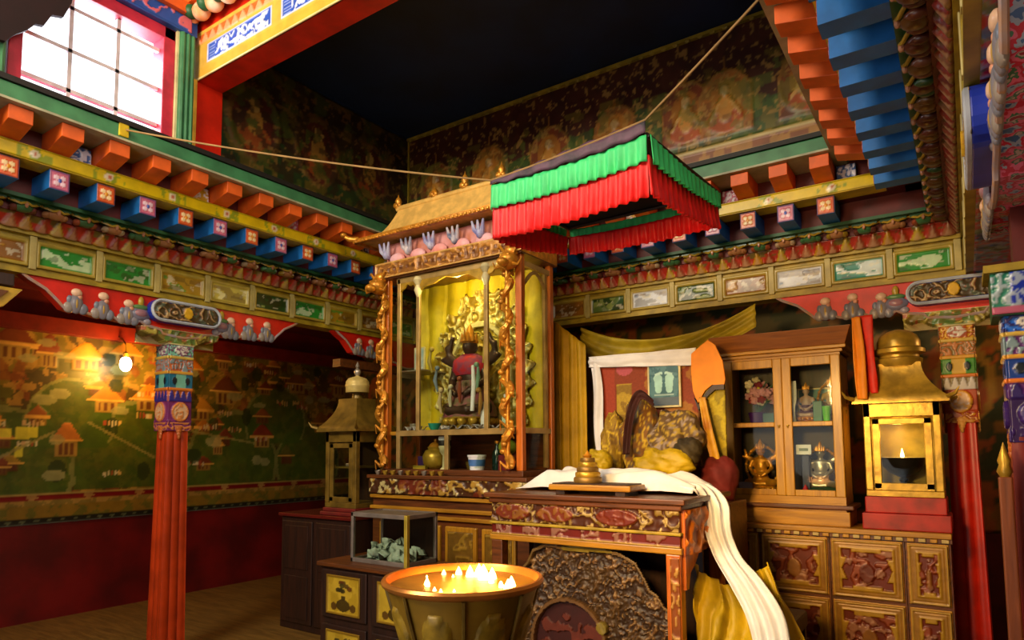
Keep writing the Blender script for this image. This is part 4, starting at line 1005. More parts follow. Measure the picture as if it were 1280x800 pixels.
# ---- silk canopy hung over the altar table
cx0, cx1, cy0, cy1, cz = -2.245, -1.27, 3.1, 4.02, 3.10
cor = [(cx0, cy0, 3.085), (cx1, cy0, 3.125), (-1.195, cy1, 3.10), (-2.25, cy1, 3.08)]
ca = thing('canopy', ((cx0 + cx1) / 2, (cy0 + cy1) / 2, cz), 'square hanging canopy with pleated green and red silk flounces over the altar table', 'canopy')
def flounce(a, b, inset, t0, t1, k0, k1, m, nm, amp, seed, droop=0.0, flare=.0):
    """pleated strip from t0 to t1 below the edge a-b; k0, k1 scale its drop at the two ends"""
    A, B = Vector(a), Vector(b); L = (B - A).length; d = (B - A) / L; out = Vector((d.y, -d.x, 0)).normalized(); nu = int(L / .008)
    def f(u, v):
        s = u * L; k = amp * (.25 + .75 * v) * (math.sin(s * 2 * PI / .058 + 4 * nz(s * 5, .3, seed)) * (.6 + 1.2 * (nz(s * 3, 2, seed) + .5)) + 1.6 * nz(s * 9, v, seed + 1))
        sag = .022 * 4 * u * (1 - u)
        t = t0 + (t1 - t0) * v
        return A.lerp(B, u) + out * (k + inset + flare * v) - Vector((0, 0, t * (k0 + (k1 - k0) * u) + sag + droop * v * (.5 + nz(s * 7, 1.5, seed))))
    return sheet(nm, f, nu, 8, m, ca, .003)
for i, (k0, k1) in enumerate(((1, 1), (1, .68), (.62, .55), (.55, 1))):
    a, b = cor[i], cor[(i + 1) % 4]
    flounce(a, b, 0, .09, .30, k0, k1, M['rsilk'], 'red_flounce', .011, 3 + i, .02, .012)
    flounce(a, b, .014, -.012, .125, k0, k1, M['gsilk'], 'green_flounce', .009, 13 + i, .008, .006)
fr_ = MB()
for i in range(4): fr_.tube([Vector(cor[i]) + Vector((0, 0, .012)), Vector(cor[(i + 1) % 4]) + Vector((0, 0, .012))], .012, 8)
fr_.build('frame', M['dwood'], ca)
def tcl(u, v):
    p = Vector(cor[0]).lerp(Vector(cor[1]), u).lerp(Vector(cor[3]).lerp(Vector(cor[2]), u), v); p.z += .02 + .03 * math.sin(PI * u) ** .5 * math.sin(PI * v) ** .5 + .012 * nz(u * 8, v * 8); return p
sheet('top_cloth', tcl, 40, 40, mat('dark brocade lining', '#1c1220', .7, second='#0e1410', scale=18), ca, .006)
def dbf(u, v):
    p = Vector(cor[0]).lerp(Vector(cor[1]), u); return (p.x, p.y - .022 - .004 * v, p.z + .012 + (.075 - .02 * 4 * u * (1 - u)) * (1 - v) * (.35 + .65 * min(1, u * 1.6)) + .006 * math.sin(u * 40) - .02 * 4 * u * (1 - u) * v)
sheet('dark_border', dbf, 60, 3, mat('dark purple border', '#1a1420', .6, second='#5a3a50', scale=9), ca, .004)
# ---- rope
def catenary(a, b, sag, n=14): return [Vector(a).lerp(Vector(b), i / n) - Vector((0, 0, sag * 4 * (i / n) * (1 - i / n))) for i in range(n + 1)]
rp = catenary((-4.36, 1.99, 3.60), (cx0, cy0 - .02, 3.125), .03) + catenary((cx0, cy0 - .02, 3.125), (cx1, cy0 - .02, 3.21), .012)[1:] + catenary((cx1, cy0 - .02, 3.21), (-.50, 2.68, 3.435), .005)[1:]
mb = MB(); mb.tube(rp, .0058, 6); ro = mb.build('rope', mat('rope fibre', '#9a7a4a', .8), None, True); tag(ro, 'thin rope stretched across the hall carrying the canopy', 'rope')
box_thing('rope_clip', (-4.352, -4.335, 1.96, 2.02, 3.545, 3.635), M['yellow'], 'small yellow clip holding the rope on the green sill below the window', 'clip')

# ================================================================== ALTAR TABLE
tx0, tx1, ty0, ty1 = -2.52, -1.24, 3.4, 4.2
at_ = thing('altar_table', ((tx0 + tx1) / 2, 3.8, 0), 'high carved altar table with orange carved end and dark opening in front', 'table')
MB().box(tx0 - .01, tx1 + .01, ty0 - .02, ty1 + .01, 1.245, 1.275).build('tabletop', M['rwood'], at_, bevel=.006)
MB().box(tx0 + .015, tx1 - .015, ty0 + .0, ty1 - .01, 1.212, 1.245).build('under_moulding', M['rwood'], at_, bevel=.008)
fb1 = MB().box(tx0 + .03, tx1 - .03, ty0 + .02, ty1 - .02, 1.1, 1.212).build('upper_frieze', M['rwood'], at_)
c = Cv(tx1 - tx0 - .06, .112, .0058, '#4a2410'); W = c.w; d = scroll(c.U * 14, c.V * 14, 2, 2); c.H = .012 * (1 - d); c.put(d < .4, '#8a7030', .9); c.put(c.n(34, 4) > .63, '#b8a060', .9)
for x in (.16, .46, .86): c.ell(x, .06, .125, .047, '#74301a', 1, .016); c.put((c.dist_ell(x, .06, .12, .043) < 1) & (scroll(c.U * 16, c.V * 16, 9, 2) > .7), '#6e2412' if x > .5 else '#8a5a24', .9, .02)
c.build('carving', (tx0 + .03, ty0 + .017, 1.1), X_, Z_, nY, M['carve'], fb1, .003)
mb = MB(); mb.box(tx0 + .02, tx1 - .02, ty0 + .0, ty1 - .02, 1.083, 1.1); mb.build('gilt_moulding', M['ochre'], at_, bevel=.005)
fb2 = MB().box(tx0 + .03, tx1 - .03, ty0 + .02, ty1 - .02, 1.02, 1.083).build('lower_frieze', M['rwood'], at_)
c = Cv(W, .063, .0058, '#6a1a10'); d = scroll(c.U * 16, c.V * 16, 12, 2); per = ((c.U / .2) % 1); c.put((d > .6) & (per > .15) & (per < .72), '#946a58', .9, .008); c.rect(0, W, 0, .007, '#a8842c', 1, .01)
c.build('carving', (tx0 + .03, ty0 + .017, 1.02), X_, Z_, nY, M['carve'], fb2, .003)
MB().box(tx0 + .02, tx1 - .02, ty0 + .005, ty1 - .02, .985, 1.02).build('rail', M['woodx'], at_, bevel=.006)
for x in (tx0 + .03, tx1 - .11):
    for y in (ty0 + .01, ty1 - .09): MB().box(x, x + .08, y, y + .07, 0, .985).build('leg', M['rwood'] if x < -2 else M['oak'], at_, bevel=.006)
c = Cv(.05, .95, .008, '#8a4a1c'); c.put(scroll(c.U * 20, c.V * 14, 4, 2) < .5, '#c89a50', .9, .008); c.build('carved_strip', (tx1 - .085, ty0 + .006, .02), X_, Z_, nY, M['carve'], at_, .004)
MB().box(tx0 + .06, tx1 - .06, 3.85, 3.87, .02, .985).build('back_board', M['dwood'], at_)
MB().box(tx0 + .05, tx1 - .05, ty0 + .04, ty1 - .04, .0, .05).build('plinth', M['dwood'], at_)
# carved orange end
c = Cv(.72, .24, .008, '#d8781c'); d = scroll(c.U * 7, c.V * 8, 3, 2); c.H = .02 * (1 - d); c.put(d > .75, '#8a3410', .9)
eb = MB().box(tx1 - .04, tx1 - .012, ty0 + .04, ty1 - .04, .98, 1.215).build('end_board', M['oak'], at_); c.build('carving', (tx1 - .009, ty0 + .04, .978), Y_, Z_, X_, M['carve'], eb, .004)
e2 = MB(); e2.prism([(ty0 + .05, .985), (ty0 + .05, .80), (ty0 + .09, .80), (ty0 + .12, .88), (ty0 + .2, .92), (ty0 + .28, .985)], 0, tx1 - .04, tx1 - .015); e2.build('end_bracket', M['oak'], at_)
# carved cloud-shaped screen standing under the table
scn = thing('carved_screen', (-1.88, 3.5, .05), 'dark carved openwork screen with a cloud-shaped top under the altar table', 'screen')
c = Cv(1.08, .95, .0062, '#33200f'); d = .6 * scroll(c.U * 17, c.V * 17, 6, 2) + .4 * scroll(c.U * 34, c.V * 34, 9, 2); c.H = .02 * (1 - d); c.put(d < .5, '#6b4a26', .95); c.put((d < .28), '#a08258', .9); c.put(c.n(9, 3) > .62, '#4a3416', .6)
ol = [(0, 0), (0, .62), (.05, .68), (.09, .66), (.1, .74), (.16, .80), (.2, .88), (.3, .925), (.42, .915), (.54, .935), (.66, .925), (.78, .905), (.88, .86), (.93, .78), (.96, .72), (1.0, .70), (1.04, .64), (1.08, .62), (1.08, 0)]
keep = c.pmask(ol)
for a, b in zip(ol[1:-2], ol[2:-1]): c.line((a[0], a[1] - .012), (b[0], b[1] - .012), .026, '#6a5024', 1, .035)
c.line((.42, .90), (.72, .905), .03, '#8a7a1c', .9, .036)
arch = (((c.U - .44) / .23) ** 2 + ((c.V - .35) / .24) ** 2 < 1) | ((np.abs(c.U - .44) < .23) & (c.V < .35))
rim = (((c.U - .44) / .255) ** 2 + ((c.V - .35) / .265) ** 2 < 1) & ~arch
c.put(arch, '#3a100c', 1, .0); c.put(rim & (c.V > .3), '#6a4a24', 1, .035); c.put(arch & (c.n(14, 7) > .58), '#6a2c1c', .8, .012); c.ell(.66, .47, .035, .035, '#8a7a2c', .9, .04)
halo_sheet(c, keep, 'carved_panel', (-2.42, 3.49, .06), vmat('carved dark wood', .5, 0, .3, 30), scn)
MB().box(-2.43, -1.33, 3.475, 3.53, .05, .085).build('foot', M['dwood'], scn)
# ---- on the table: white scarf, tray, stepped mandala
def wtop(u, v):
    x = -2.49 + 1.2 * u; y = 3.68 + .42 * v; e = min(1, 6 * u) * min(1, 5 * (1 - v)) * min(1, 5 * v + .2) * min(1, 4 * (1 - u) + .35)
    h = .05 * e * (1 + .8 * math.sin(v * 9 + 3 * nz(u * 4, v * 3, 3))) + .06 * nz(u * 7, v * 6, 5) * e + .03 * e
    return (x + .02 * nz(u * 3, v * 5, 8), y + .03 * nz(u * 6, v * 2, 6), 1.283 + max(.0, h))
tag(sheet('white_scarf', wtop, 80, 40, M['white'], None, .004), 'white silk scarf bunched along the top of the altar table', 'scarf')
path_ribbon('white_scarf', [(-1.38, 3.84, 1.33), (-1.27, 3.82, 1.315), (-1.2, 3.8, 1.22), (-1.175, 3.76, 1.08), (-1.10, 3.68, .95), (-.97, 3.56, .84), (-.87, 3.5, .70), (-.83, 3.47, .52), (-.81, 3.46, .3), (-.80, 3.46, .12)],
            [.24, .22, .15, .14, .14, .16, .18, .17, .16, .16], [(0, 1, 0), (.1, 1, 0), (.9, .5, 0), (1, .25, 0), (1, .2, .1), (1, .1, .3), (1, .05, .2), (1, 0, .1), (1, 0, 0), (1, 0, 0)], M['white'],
            'long white silk scarf hanging down over the right end of the altar table', 'scarf', .014, 3, 60, 36)
tr_ = thing('wooden_tray', (-1.83, 3.56, 1.275), 'low wooden board on small feet carrying the stepped mandala on the altar table', 'tray')
MB().box(-2.09, -1.56, 3.44, 3.66, 1.30, 1.335).build('board', M['woodx'], tr_, bevel=.008); MB().box(-2.07, -1.58, 3.455, 3.645, 1.335, 1.342).build('inlay', M['dwood'], tr_)
for x in (-2.05, -1.66): MB().box(x, x + .06, 3.46, 3.64, 1.275, 1.30).build('foot', M['dwood'], tr_)
mat_md = mat('worn brass', '#8a6c34', .45, .5)
md = thing('mandala', (-1.885, 3.56, 1.342), 'stepped tower of stacked dull brass rings on the wooden tray', 'mandala')
z = 1.342
for i, (r_, h) in enumerate(((.085, .034), (.076, .03), (.066, .03), (.056, .028), (.044, .026))):
    MB().lathe([(r_ * .96, 0), (r_, .005), (r_, h - .008), (r_ * .93, h)], (-1.885, 3.56, z), 28).build('ring', M['brass'] if i % 2 else mat_md, md, True); z += h
MB().lathe([(.02, 0), (.028, .012), (.012, .025), (.001, .045)], (-1.885, 3.56, z), 14).build('finial', M['gold'], md, True)

# ---- stool with dark cloth and yellow drape at the table's end
sl = thing('covered_stool', (-1.06, 3.95, 0), 'low stool under dark navy cloth beside the right end of the altar table', 'stool')
MB().box(-1.2, -.82, 3.86, 4.25, .5, .6).build('seat', M['dwood'], sl, bevel=.02)
for x in (-1.19, -.87):
    for y in (3.87, 4.2): MB().box(x, x + .04, y, y + .04, 0, .5).build('leg', M['dwood'], sl)
sheet('navy_cloth', lambda u, v: (-1.21 + .40 * u + .012 * math.sin(v * 20 + u * 9), 3.85 - .008 * math.sin(u * 24), .02 + .58 * v), 30, 12, mat('navy cloth', '#0c1024', .8), sl, .006)
sheet('navy_side', lambda u, v: (-1.212 - .008 * math.sin(u * 24), 3.85 + .4 * u, .02 + .58 * v), 30, 12, mat('navy cloth side', '#140a2c', .8), sl, .006)
def ycl(u, v):
    top = Vector((-1.34, 3.72, .90)).lerp(Vector((-.93, 3.84, .92)), u); bot = Vector((-1.12, 3.58, .2)).lerp(Vector((-.50, 3.66, .2)), u)
    p = top.lerp(bot, v); p.z += -.12 * math.sin(PI * u) * (1 - v) + .02 * nz(u * 5, v * 3, 4)
    ph = u * 20 + v * 7 + 5 * nz(u * 3, v * 2, 2)
    p.y += -.09 * math.sin(PI * v) - (.012 + .022 * v) * math.sin(ph) - .05 * nz(u * 6, v * 4, 7) + .02 * math.sin(ph * 2.3)
    p.x += .03 * math.sin(v * 5 + 1) * (1 - u) + .015 * math.cos(ph); return p
tag(sheet('yellow_cloth', ycl, 90, 50, M['ysilk'], None, .005), 'large olive-yellow silk cloth draped from the table end over the stool', 'cloth')

# ================================================================== THRONE BEHIND THE TABLE
th_ = thing('throne', (-2.0, 4.6, 0), 'brocade-backed throne behind the altar table hung with a white scarf', 'throne')
MB().box(-2.46, -1.6, 4.3, 4.82, 0, 1.32).build('base', M['rwood'], th_, bevel=.01); MB().box(-1.6, -1.3, 4.42, 4.82, 0, 1.185).build('side_step', M['rwood'], th_, bevel=.01)
bb_ = MB().box(-2.44, -1.6, 4.77, 4.83, 1.32, 2.24).build('backrest', M['rwood'], th_, bevel=.01)
c = Cv(.82, .92, .008, '#8a3a1c')
c.rect(.04, .16, .3, .86, '#a03c20'); c.put((c.n(8, 4) > .55) & (c.U > .3), '#a8742c', .8)
for x0_, x1_, y0_, y1_ in ((.17, .30, .2, .72), (.31, .42, .1, .6)):
    c.rect(x0_, x1_, y0_, y1_, '#b8982c', 1, .006); c.put((c.U > x0_) & (c.U < x1_) & (c.V > y0_) & (c.V < y1_) & (scroll(c.U * 12, c.V * 12, 5, 2) > .7), '#8a6a20', .9, .008)
c.ell(.24, .84, .07, .05, '#c05a6a', .8); c.put((c.V < .3) & (scroll(c.U * 9, c.V * 9, 8, 2) < .4), '#9a7c3a', .9)
c.build('brocade_panel', (-2.43, 4.767, 1.32), X_, Z_, nY, M['cloth'], bb_, .003)
# framed print with two pale soles
fp = thing('framed_print', (-1.855, 4.74, 1.85), 'framed teal print of two pale footprints leaning on the throne back', 'picture')
MB().box(-1.985, -1.725, 4.735, 4.757, 1.845, 2.175).build('frame', M['cream'], fp, bevel=.004)
c = Cv(.23, .3, .004, '#3a6a78'); c.put(c.n(30, 3) > .55, '#5a8a94', .7); c.rect(0, .23, 0, .06, '#5a6a78')
for q in (-1, 1):
    x = .115 + q * .042; c.ell(x, .17, .032, .062, '#a8dcd8'); c.ell(x + q * .004, .205, .034, .032, '#a8dcd8'); c.ell(x, .12, .026, .028, '#a8dcd8')
    for t in range(5): c.ell(x + q * (t - 2) * .012 - q * .003, .245 - abs(t - 1) * .004 * (1 if t > 1 else .5), .0075, .011, '#b8e4e0')
c.rect(.04, .19, .075, .085, '#a8c8c8', .8)
c.build('print', (-1.97, 4.732, 1.86), X_, Z_, nY, M['gloss'], fp, .002)
sc_ = thing('white_scarf', (-2.0, 4.72, 1.4), 'white silk scarf draped round the top and left edge of the throne back', 'scarf')
sheet('top_fall', lambda u, v: (-2.475 + .875 * u, 4.725 + .008 * math.sin(v * 9 + 4 * nz(u * 4, v, 3)) + .012 * nz(u * 9, v * 3, 4), 2.275 - .005 * u + .012 * nz(u * 4, .5, 6) - (.085 + .045 * u) * v), 50, 10, M['white'], sc_, .005)
sheet('side_fall', lambda u, v: (-2.475 + .075 * v + (.07 + .015 * math.sin(v * 3)) * u + .012 * math.sin(v * 7), 4.728 + .01 * math.sin(u * 7 + v * 5), 2.272 - .9 * v), 10, 40, M['white'], sc_, .005)
# heaped robes and cushions
def lump(name, c, r, seed, m, label, cat, amp=.16, sc=3.0, flat=True, cols=None, group=None):
    mb = MB(); mb.ell(c, r, 72, 46); cc = []
    out = []
    for p in mb.v:
        d = Vector(((p[0] - c[0]) / r[0], (p[1] - c[1]) / r[1], (p[2] - c[2]) / r[2]))
        k = 1 + amp * 2 * (nz(d.x * sc + 3 + d.y, d.z * sc + d.y * 2, seed)) + amp * .7 * math.sin(7 * d.x + 5 * d.z + 4 * nz(d.x * 2, d.z * 2, seed + 2))
        q = [c[i] + d[i] * r[i] * k for i in range(3)]
        if flat: q[2] = max(q[2], c[2] - r[2] * .8)
        out.append(tuple(q)); 
        if cols: cc.append(cols(q))
    mb.v = out
    return tag(mb.build(name, m, None, True, cols=cc if cols else None), label, cat, group)
def brocade(a, b, e, sc=13, seed=3):
    def f(q):
        v = float(scroll(q[0] * sc, q[2] * sc + q[1] * 5, seed, 2)); w = float(fbm(q[0] * 30, q[2] * 30, seed))
        return lin(a) if v < .35 else (lin(e) if w > .6 else lin(b))
    return f
lump('folded_robe', (-1.98, 4.55, 1.6), (.15, .13, .30), 4, M['cloth'], 'tall bundle of gold and brown brocade robes seated upright on the throne', 'robe', .12, 3, True, brocade('#c8a82c', '#7a5018', '#5a4a3c', 20))
lump('folded_robe', (-1.70, 4.52, 1.58), (.19, .13, .24), 9, M['cloth'], 'grey-gold patterned brocade robe heaped at the right of the throne', 'robe', .14, 3, True, brocade('#b09434', '#5c4420', '#94847a', 18, 8))
lump('folded_robe', (-2.2, 4.58, 1.56), (.09, .1, .26), 6, M['cloth'], 'narrow yellow-green brocade roll standing at the left of the throne seat', 'robe', .1, 3, True, brocade('#d0b02c', '#98781c', '#7a5a20', 16, 5))
path_ribbon('maroon_collar', [(-1.99, 4.33, 1.5), (-1.97, 4.33, 1.7), (-1.93, 4.34, 1.86), (-1.87, 4.34, 1.92), (-1.78, 4.34, 1.86)], [.05, .06, .07, .07, .05], [(1, 0, 0), (1, 0, 0), (1, 0, -.4), (.4, 0, -1), (.2, 0, -1)], mat('maroon velvet', '#3a120c', .8), 'dark maroon fold of cloth over the brocade robes on the throne', 'cloth', .01, 2, 30, 10)
lump('yellow_cushion', (-1.70, 4.29, 1.42), (.2, .1, .12), 3, M['ysilk'], 'crumpled yellow silk cushion in front of the grey-gold robe', 'cushion', .12)
lump('yellow_cushion', (-2.19, 4.3, 1.43), (.1, .1, .11), 5, M['ysilk'], 'small yellow silk cushion at the left end of the throne seat', 'cushion', .12)
lump('dark_cushion', (-1.56, 4.38, 1.52), (.09, .1, .1), 8, mat('dark olive velvet', '#4a3e20', .8, second='#2c2414'), 'dark olive cushion beside the yellow cushion', 'cushion', .1)
# orange peaked cloth hanging from the cabinet corner
oc = MB(); pts = [(-1.615, 2.22), (-1.55, 2.27), (-1.49, 2.31), (-1.44, 2.27), (-1.39, 2.15), (-1.375, 2.02), (-1.385, 1.98), (-1.47, 1.985), (-1.52, 1.95), (-1.575, 1.86), (-1.61, 1.95), (-1.62, 2.1)]
oc.prism(pts, 1, 4.66, 4.675); tag(oc.build('orange_cloth', M['osilk'], None, bevel=.004), 'bright orange peaked cloth hanging beside the wooden display cabinet', 'cloth')
oc2 = MB(); oc2.prism([(-1.6, 1.9), (-1.57, 1.85), (-1.51, 1.94), (-1.46, 1.985), (-1.385, 1.985), (-1.385, 1.95), (-1.45, 1.95), (-1.5, 1.91), (-1.57, 1.81)], 1, 4.652, 4.68); tag(oc2.build('brown_trim', M['dwood'], None), 'dark brown band along the lower edge of the orange cloth', 'cloth band')
bc = Cv(.17, .62, .01, '#b8a41c'); bc.put(scroll(bc.U * 9, bc.V * 9, 3, 2) > .6, '#8a7a1c', .8, .006)
tag(bc.build('brocade_hanging', (-1.56, 4.69, 1.36), X_, Z_, nY, M['cloth'], None, .02), 'yellow-green brocade hanging below the orange cloth', 'hanging')
path_ribbon('silk_streamer', [(-1.53, 4.62, 1.9), (-1.505, 4.6, 1.78), (-1.47, 4.58, 1.62), (-1.43, 4.56, 1.46)], [.05, .055, .065, .07], (1, 0, 0), mat('golden sash', '#d0a018', .6, second='#a86a18', scale=6), 'narrow golden-yellow sash hanging slantwise in front of the brocade hanging', 'sash', .006, 1, 24, 8)
lump('red_cushion', (-1.42, 4.6, 1.32), (.13, .12, .17), 2, mat('dull red cloth', '#6a1610', .8), 'dull red cushion wedged between the throne and the display cabinet', 'cushion', .07)
# yellow curtains
tag(sheet('yellow_curtain', lambda u, v: (-2.52 - .33 * u, 4.76 + .012 * math.sin(u * 28 + 2 * nz(u * 3, v * 2, 2)), (1.3 + (2.38 + .26 * u - 1.3) * v)), 40, 20, mat('golden yellow curtain', '#c8a010', .6, var=.3, scale=4, bump=.15), None, .006), 'upright golden yellow curtain between the glass shrine and the throne', 'curtain')
def swag(u, v):
    x = -2.74 + 1.48 * u; top = 2.60 - .19 * 4 * u * (1 - u) + .0 + .02 * u; h = .2 + .2 * math.sin(PI * min(1, u * 1.3)) - .02 * u
    return (x, 5.08 - .02 * math.sin(v * 16 + u * 5) * (.4 + math.sin(PI * u)) - .03 * nz(u * 5, v * 4), top - h * v)
tag(sheet('yellow_swag', swag, 60, 24, mat('olive yellow swag', '#a8941a', .6, var=.4, scale=5, bump=.15), None, .006), 'olive-yellow cloth swag strung above the throne under the painted frieze', 'swag')
tag(sheet('yellow_backcloth', lambda u, v: (-2.74 + .98 * u, 5.12 + .01 * math.sin(u * 50), .01 + 2.35 * v), 50, 10, mat('dull yellow backcloth', '#8a7a18', .7, var=.3), None, .006), 'plain yellow backcloth hanging behind the throne', 'cloth')  # backcloth in a darker yellow than the swag
# ================================================================== ALTAR CABINETS, DISPLAY CABINET AND LAMP HOUSE ON THE RIGHT
def carved_door(w, h, seed, kind=0):
    c = Cv(w, h, .0062, '#8f651f'); c.frame(0, w, 0, h, .012, '#b08a3a', 1, .012); c.frame(.014, w - .014, .014, h - .014, .03, '#94691f', 1, .006)
    cx, cy, a, b = w / 2, h / 2, w / 2 - .055, h / 2 - .055
    X, Y = np.abs(c.U - cx) / a, np.abs(c.V - cy) / b
    q = (X < 1) & (Y < 1) & ~((X > .82) & (Y < .55) & (X + .35 * Y > 1.0)) & ~((Y > .86) & (X < .6))
    c.put(q, '#64220e', 1, -.003); e = q & (scroll(c.U * 9, c.V * 9, seed, 2) < .4); c.put(e, '#8a4224', .9, .01); c.put(q & (c.n(16, seed) > .63), '#9a6a50', .8, .012)
    d = c.dist_ell(cx, cy - b * .2, a * .3, b * .5); c.put((d < 1) & q, '#8a5a20' if kind else '#5e2410', .9, .012)
    rimm = ~q & (np.abs(c.U - cx) < a + .014) & (np.abs(c.V - cy) < b + .014); c.put(rimm, '#a8801f', 1, .012)
    return c
yf = 5.0
units = [(-2.62, -2.17), (-2.17, -1.72), (-1.72, -1.268), (-1.268, -.812), (-.812, -.368), (-.368, -.118)]
ulab = ['altar cupboard hidden behind the table, nearest the shrine', 'altar cupboard behind the table and throne', 'carved altar cupboard half hidden behind the white and yellow cloths', 'carved altar cupboard with red vase panel below the left door of the display cabinet',
        'carved altar cupboard with plain dark red panel below the right door of the display cabinet', 'narrow carved altar cupboard at the right end beside the red pillar']
for i, (a, b) in enumerate(units):
    if i < 2: continue
    t = thing('altar_cupboard', ((a + b) / 2, 5.2, 0), ulab[i], 'cupboard', 'altar cupboards along the back')
    MB().box(a + .002, b - .002, yf + .012, 5.32, 0, .955).build('carcass', M['rwood'], t)
    for j, (z0, z1) in enumerate(((.545, .93), (.10, .525))):
        d = MB().box(a + .012, b - .012, yf, yf + .014, z0, z1).build('door', M['woodx'], t, bevel=.004)
        carved_door(b - a - .04, z1 - z0 - .02, i * 3 + j, (i + j) % 2).build('carved_panel', (a + .02, yf - .007, z0 + .01), X_, Z_, nY, M['carve'], d, .007)
    MB().box(a + .002, b - .002, yf - .01, 5.32, .0, .08).build('plinth', M['rwood'], t)
lg = thing('altar_ledge', (-1.3, 5.2, .955), 'long altar ledge with a row of small gilded blocks above the carved cupboards', 'ledge')
MB().box(-1.73, -.11, yf - .03, 5.38, .965, 1.0).build('board', M['woodx'], lg, bevel=.006)
MB().box(-1.73, -.11, yf - .012, yf + .02, .937, .967).build('moulding', M['rwood'], lg)
mat_blk = [M['wood'], mat('pale gilding', '#b09a5c', .45)]
for k_ in range(26):
    MB().box(-1.715 + k_ * .062, -1.675 + k_ * .062, yf - .026, yf - .008, .94, .962).build('gilded_block', mat_blk[k_ % 2], lg, bevel=.004)

# ---- display cabinet with two glazed doors
dc = thing('display_cabinet', (-1.09, 5.22, 1.0), 'honey-coloured wooden display cabinet with two glazed doors and a deep cornice', 'cabinet')
bx0, bx1, by0, by1 = -1.50, -.70, 5.05, 5.38
MB().box(bx0 - .0, bx1 + .02, by0 - .01, by1, 1.0, 1.10).build('plinth', M['woodx'], dc, bevel=.006)
MB().box(bx0 - .03, bx1 + .05, by0 - .035, by1, 1.115, 1.145).build('ledge', M['rwood'], dc, bevel=.008); MB().box(bx0 - .0, bx1 + .0, by0 - .005, by1, 1.10, 1.2).build('bottom_rail', M['woodx'], dc)
for x in (bx0, bx1 - .03): MB().box(x, x + .03, by0 + .02, by1, 1.2, 2.2).build('side', M['wood'], dc)
MB().box(bx0, bx1, by1 - .02, by1, 1.2, 2.2).build('back', M['dwood'], dc); MB().box(bx0 + .03, bx1 - .03, by0 + .03, by1 - .02, 1.695, 1.72).build('shelf', M['woodx'], dc); MB().box(bx0, bx1, by0 + .0, by1, 2.185, 2.205).build('top', M['woodx'], dc)
for i, (a, b) in enumerate(((bx0, -1.085), (-1.085, bx1))):
    d = MB()
    for q in ((a, a + .062, 1.2, 2.185), (b - .062, b, 1.2, 2.185)): d.box(q[0], q[1], by0 - .012, by0 + .012, q[2], q[3])
    d.box(a + .062, b - .062, by0 - .012, by0 + .012, 2.12, 2.185); d.box(a + .062, b - .062, by0 - .012, by0 + .012, 1.2, 1.245); d.box(a + .062, b - .062, by0 - .01, by0 + .01, 1.69, 1.725)
    d = d.build('door', M['wood'], dc, bevel=.006); MB().box(a + .06, b - .06, by0 - .002, by0 + .002, 1.24, 2.125).build('glass', M['glass'], d)
    kx = b - .03 if i == 0 else a + .03
    MB().lathe([(.006, 0), (.006, .01), (.012, .016), (.010, .024), (.001, .026)], (kx, by0 - .012, 1.68), 10).build('knob', M['brass'], d, True)
for z0, z1, o, nm in ((2.2, 2.225, .02, 'cornice_bead'), (2.225, 2.25, .045, 'cornice_step')): MB().box(bx0 - o, bx1 + o, by0 - o, by1, z0, z1).build(nm, M['woodx'], dc, bevel=.005)
mb = MB(); mb.hexa([(bx0 - .04, by0 - .04, 2.25), (bx0 - .085, by0 - .09, 2.37), (bx0 - .04, by1, 2.25), (bx0 - .085, by1, 2.37), (bx1 + .04, by0 - .04, 2.25), (bx1 + .085, by0 - .09, 2.37), (bx1 + .04, by1, 2.25), (bx1 + .085, by1, 2.37)]); mb.build('cornice', wood('cornice wood', '#94581a', '#7a4514', .45, 0, coat=.2), dc, bevel=.004)
# objects behind the glass
zs, zl = 1.721, 1.201
statue('gilt_figurine', (-1.29, 5.2, zl), .36, M['gold'], 'gilt many-armed figurine on the lower left shelf of the display cabinet', 6)
statue('gilt_figurine', (-.88, 5.22, zl), .34, M['silver'], 'pale metal many-armed figurine on the lower right shelf of the display cabinet', 6)
statue('gilt_figurine', (-.955, 5.2, zs), .26, mat('pale crowned face', '#b89a88', .5), 'small crowned figurine in a wine-red skirt on the upper right shelf', 2, False, None, mat('wine skirt', '#4a0c28', .7))
statue('gilt_figurine', (-.79, 5.24, zs), .3, M['dbrass'], 'dark brass figurine at the right end of the upper right shelf', 2)
fl = thing('flower_bouquet', (-1.24, 5.2, zs), 'pink and white silk flower bouquet in a purple pot on the upper left shelf', 'bouquet')
MB().lathe([(.045, 0), (.06, .08), (.055, .085), (.01, .085)], (-1.3, 5.17, zs), 16).build('pot', mat('purple pot', '#4a1c7a', .4), fl, True)
fcol = [mat('pink petals', '#c88a98', .7), mat('cream petals', '#d8c8b0', .7), mat('yellow petals', '#d0b83a', .7), mat('crimson petals', '#8a1a2c', .7)]
for k_ in range(26):
    a = R.uniform(0, 2 * PI); rr = R.uniform(.02, .15); x, z = -1.26 + rr * math.cos(a), zs + .22 + rr * .8 * math.sin(a); y = 5.2 + R.uniform(-.06, .06)
    mb = MB(); mb.ell((x, y, z), (.022, .02, .022), 8, 6)
    for t in range(5): mb.ell((x + .02 * math.cos(t * 1.256), y - .01, z + .02 * math.sin(t * 1.256)), (.015, .008, .015), 6, 5)
    mb.build('flower', fcol[k_ % 4 if k_ % 3 else 0], fl, True)
mb = MB()
for k_ in range(10): mb.tube([(-1.3, 5.17, zs + .07), (-1.27 + R.uniform(-.05, .05), 5.19, zs + .16), (-1.26 + R.uniform(-.12, .12), 5.2, zs + .2 + R.uniform(-.05, .12))], .004, 5)
mb.build('stems', M['dgreen'], fl)
box_thing('teal_box', (-1.25, -1.17, 5.14, 5.2, zs, zs + .075), mat('teal card', '#1c5a68', .5), 'small teal box in front of the silk flowers', 'box')
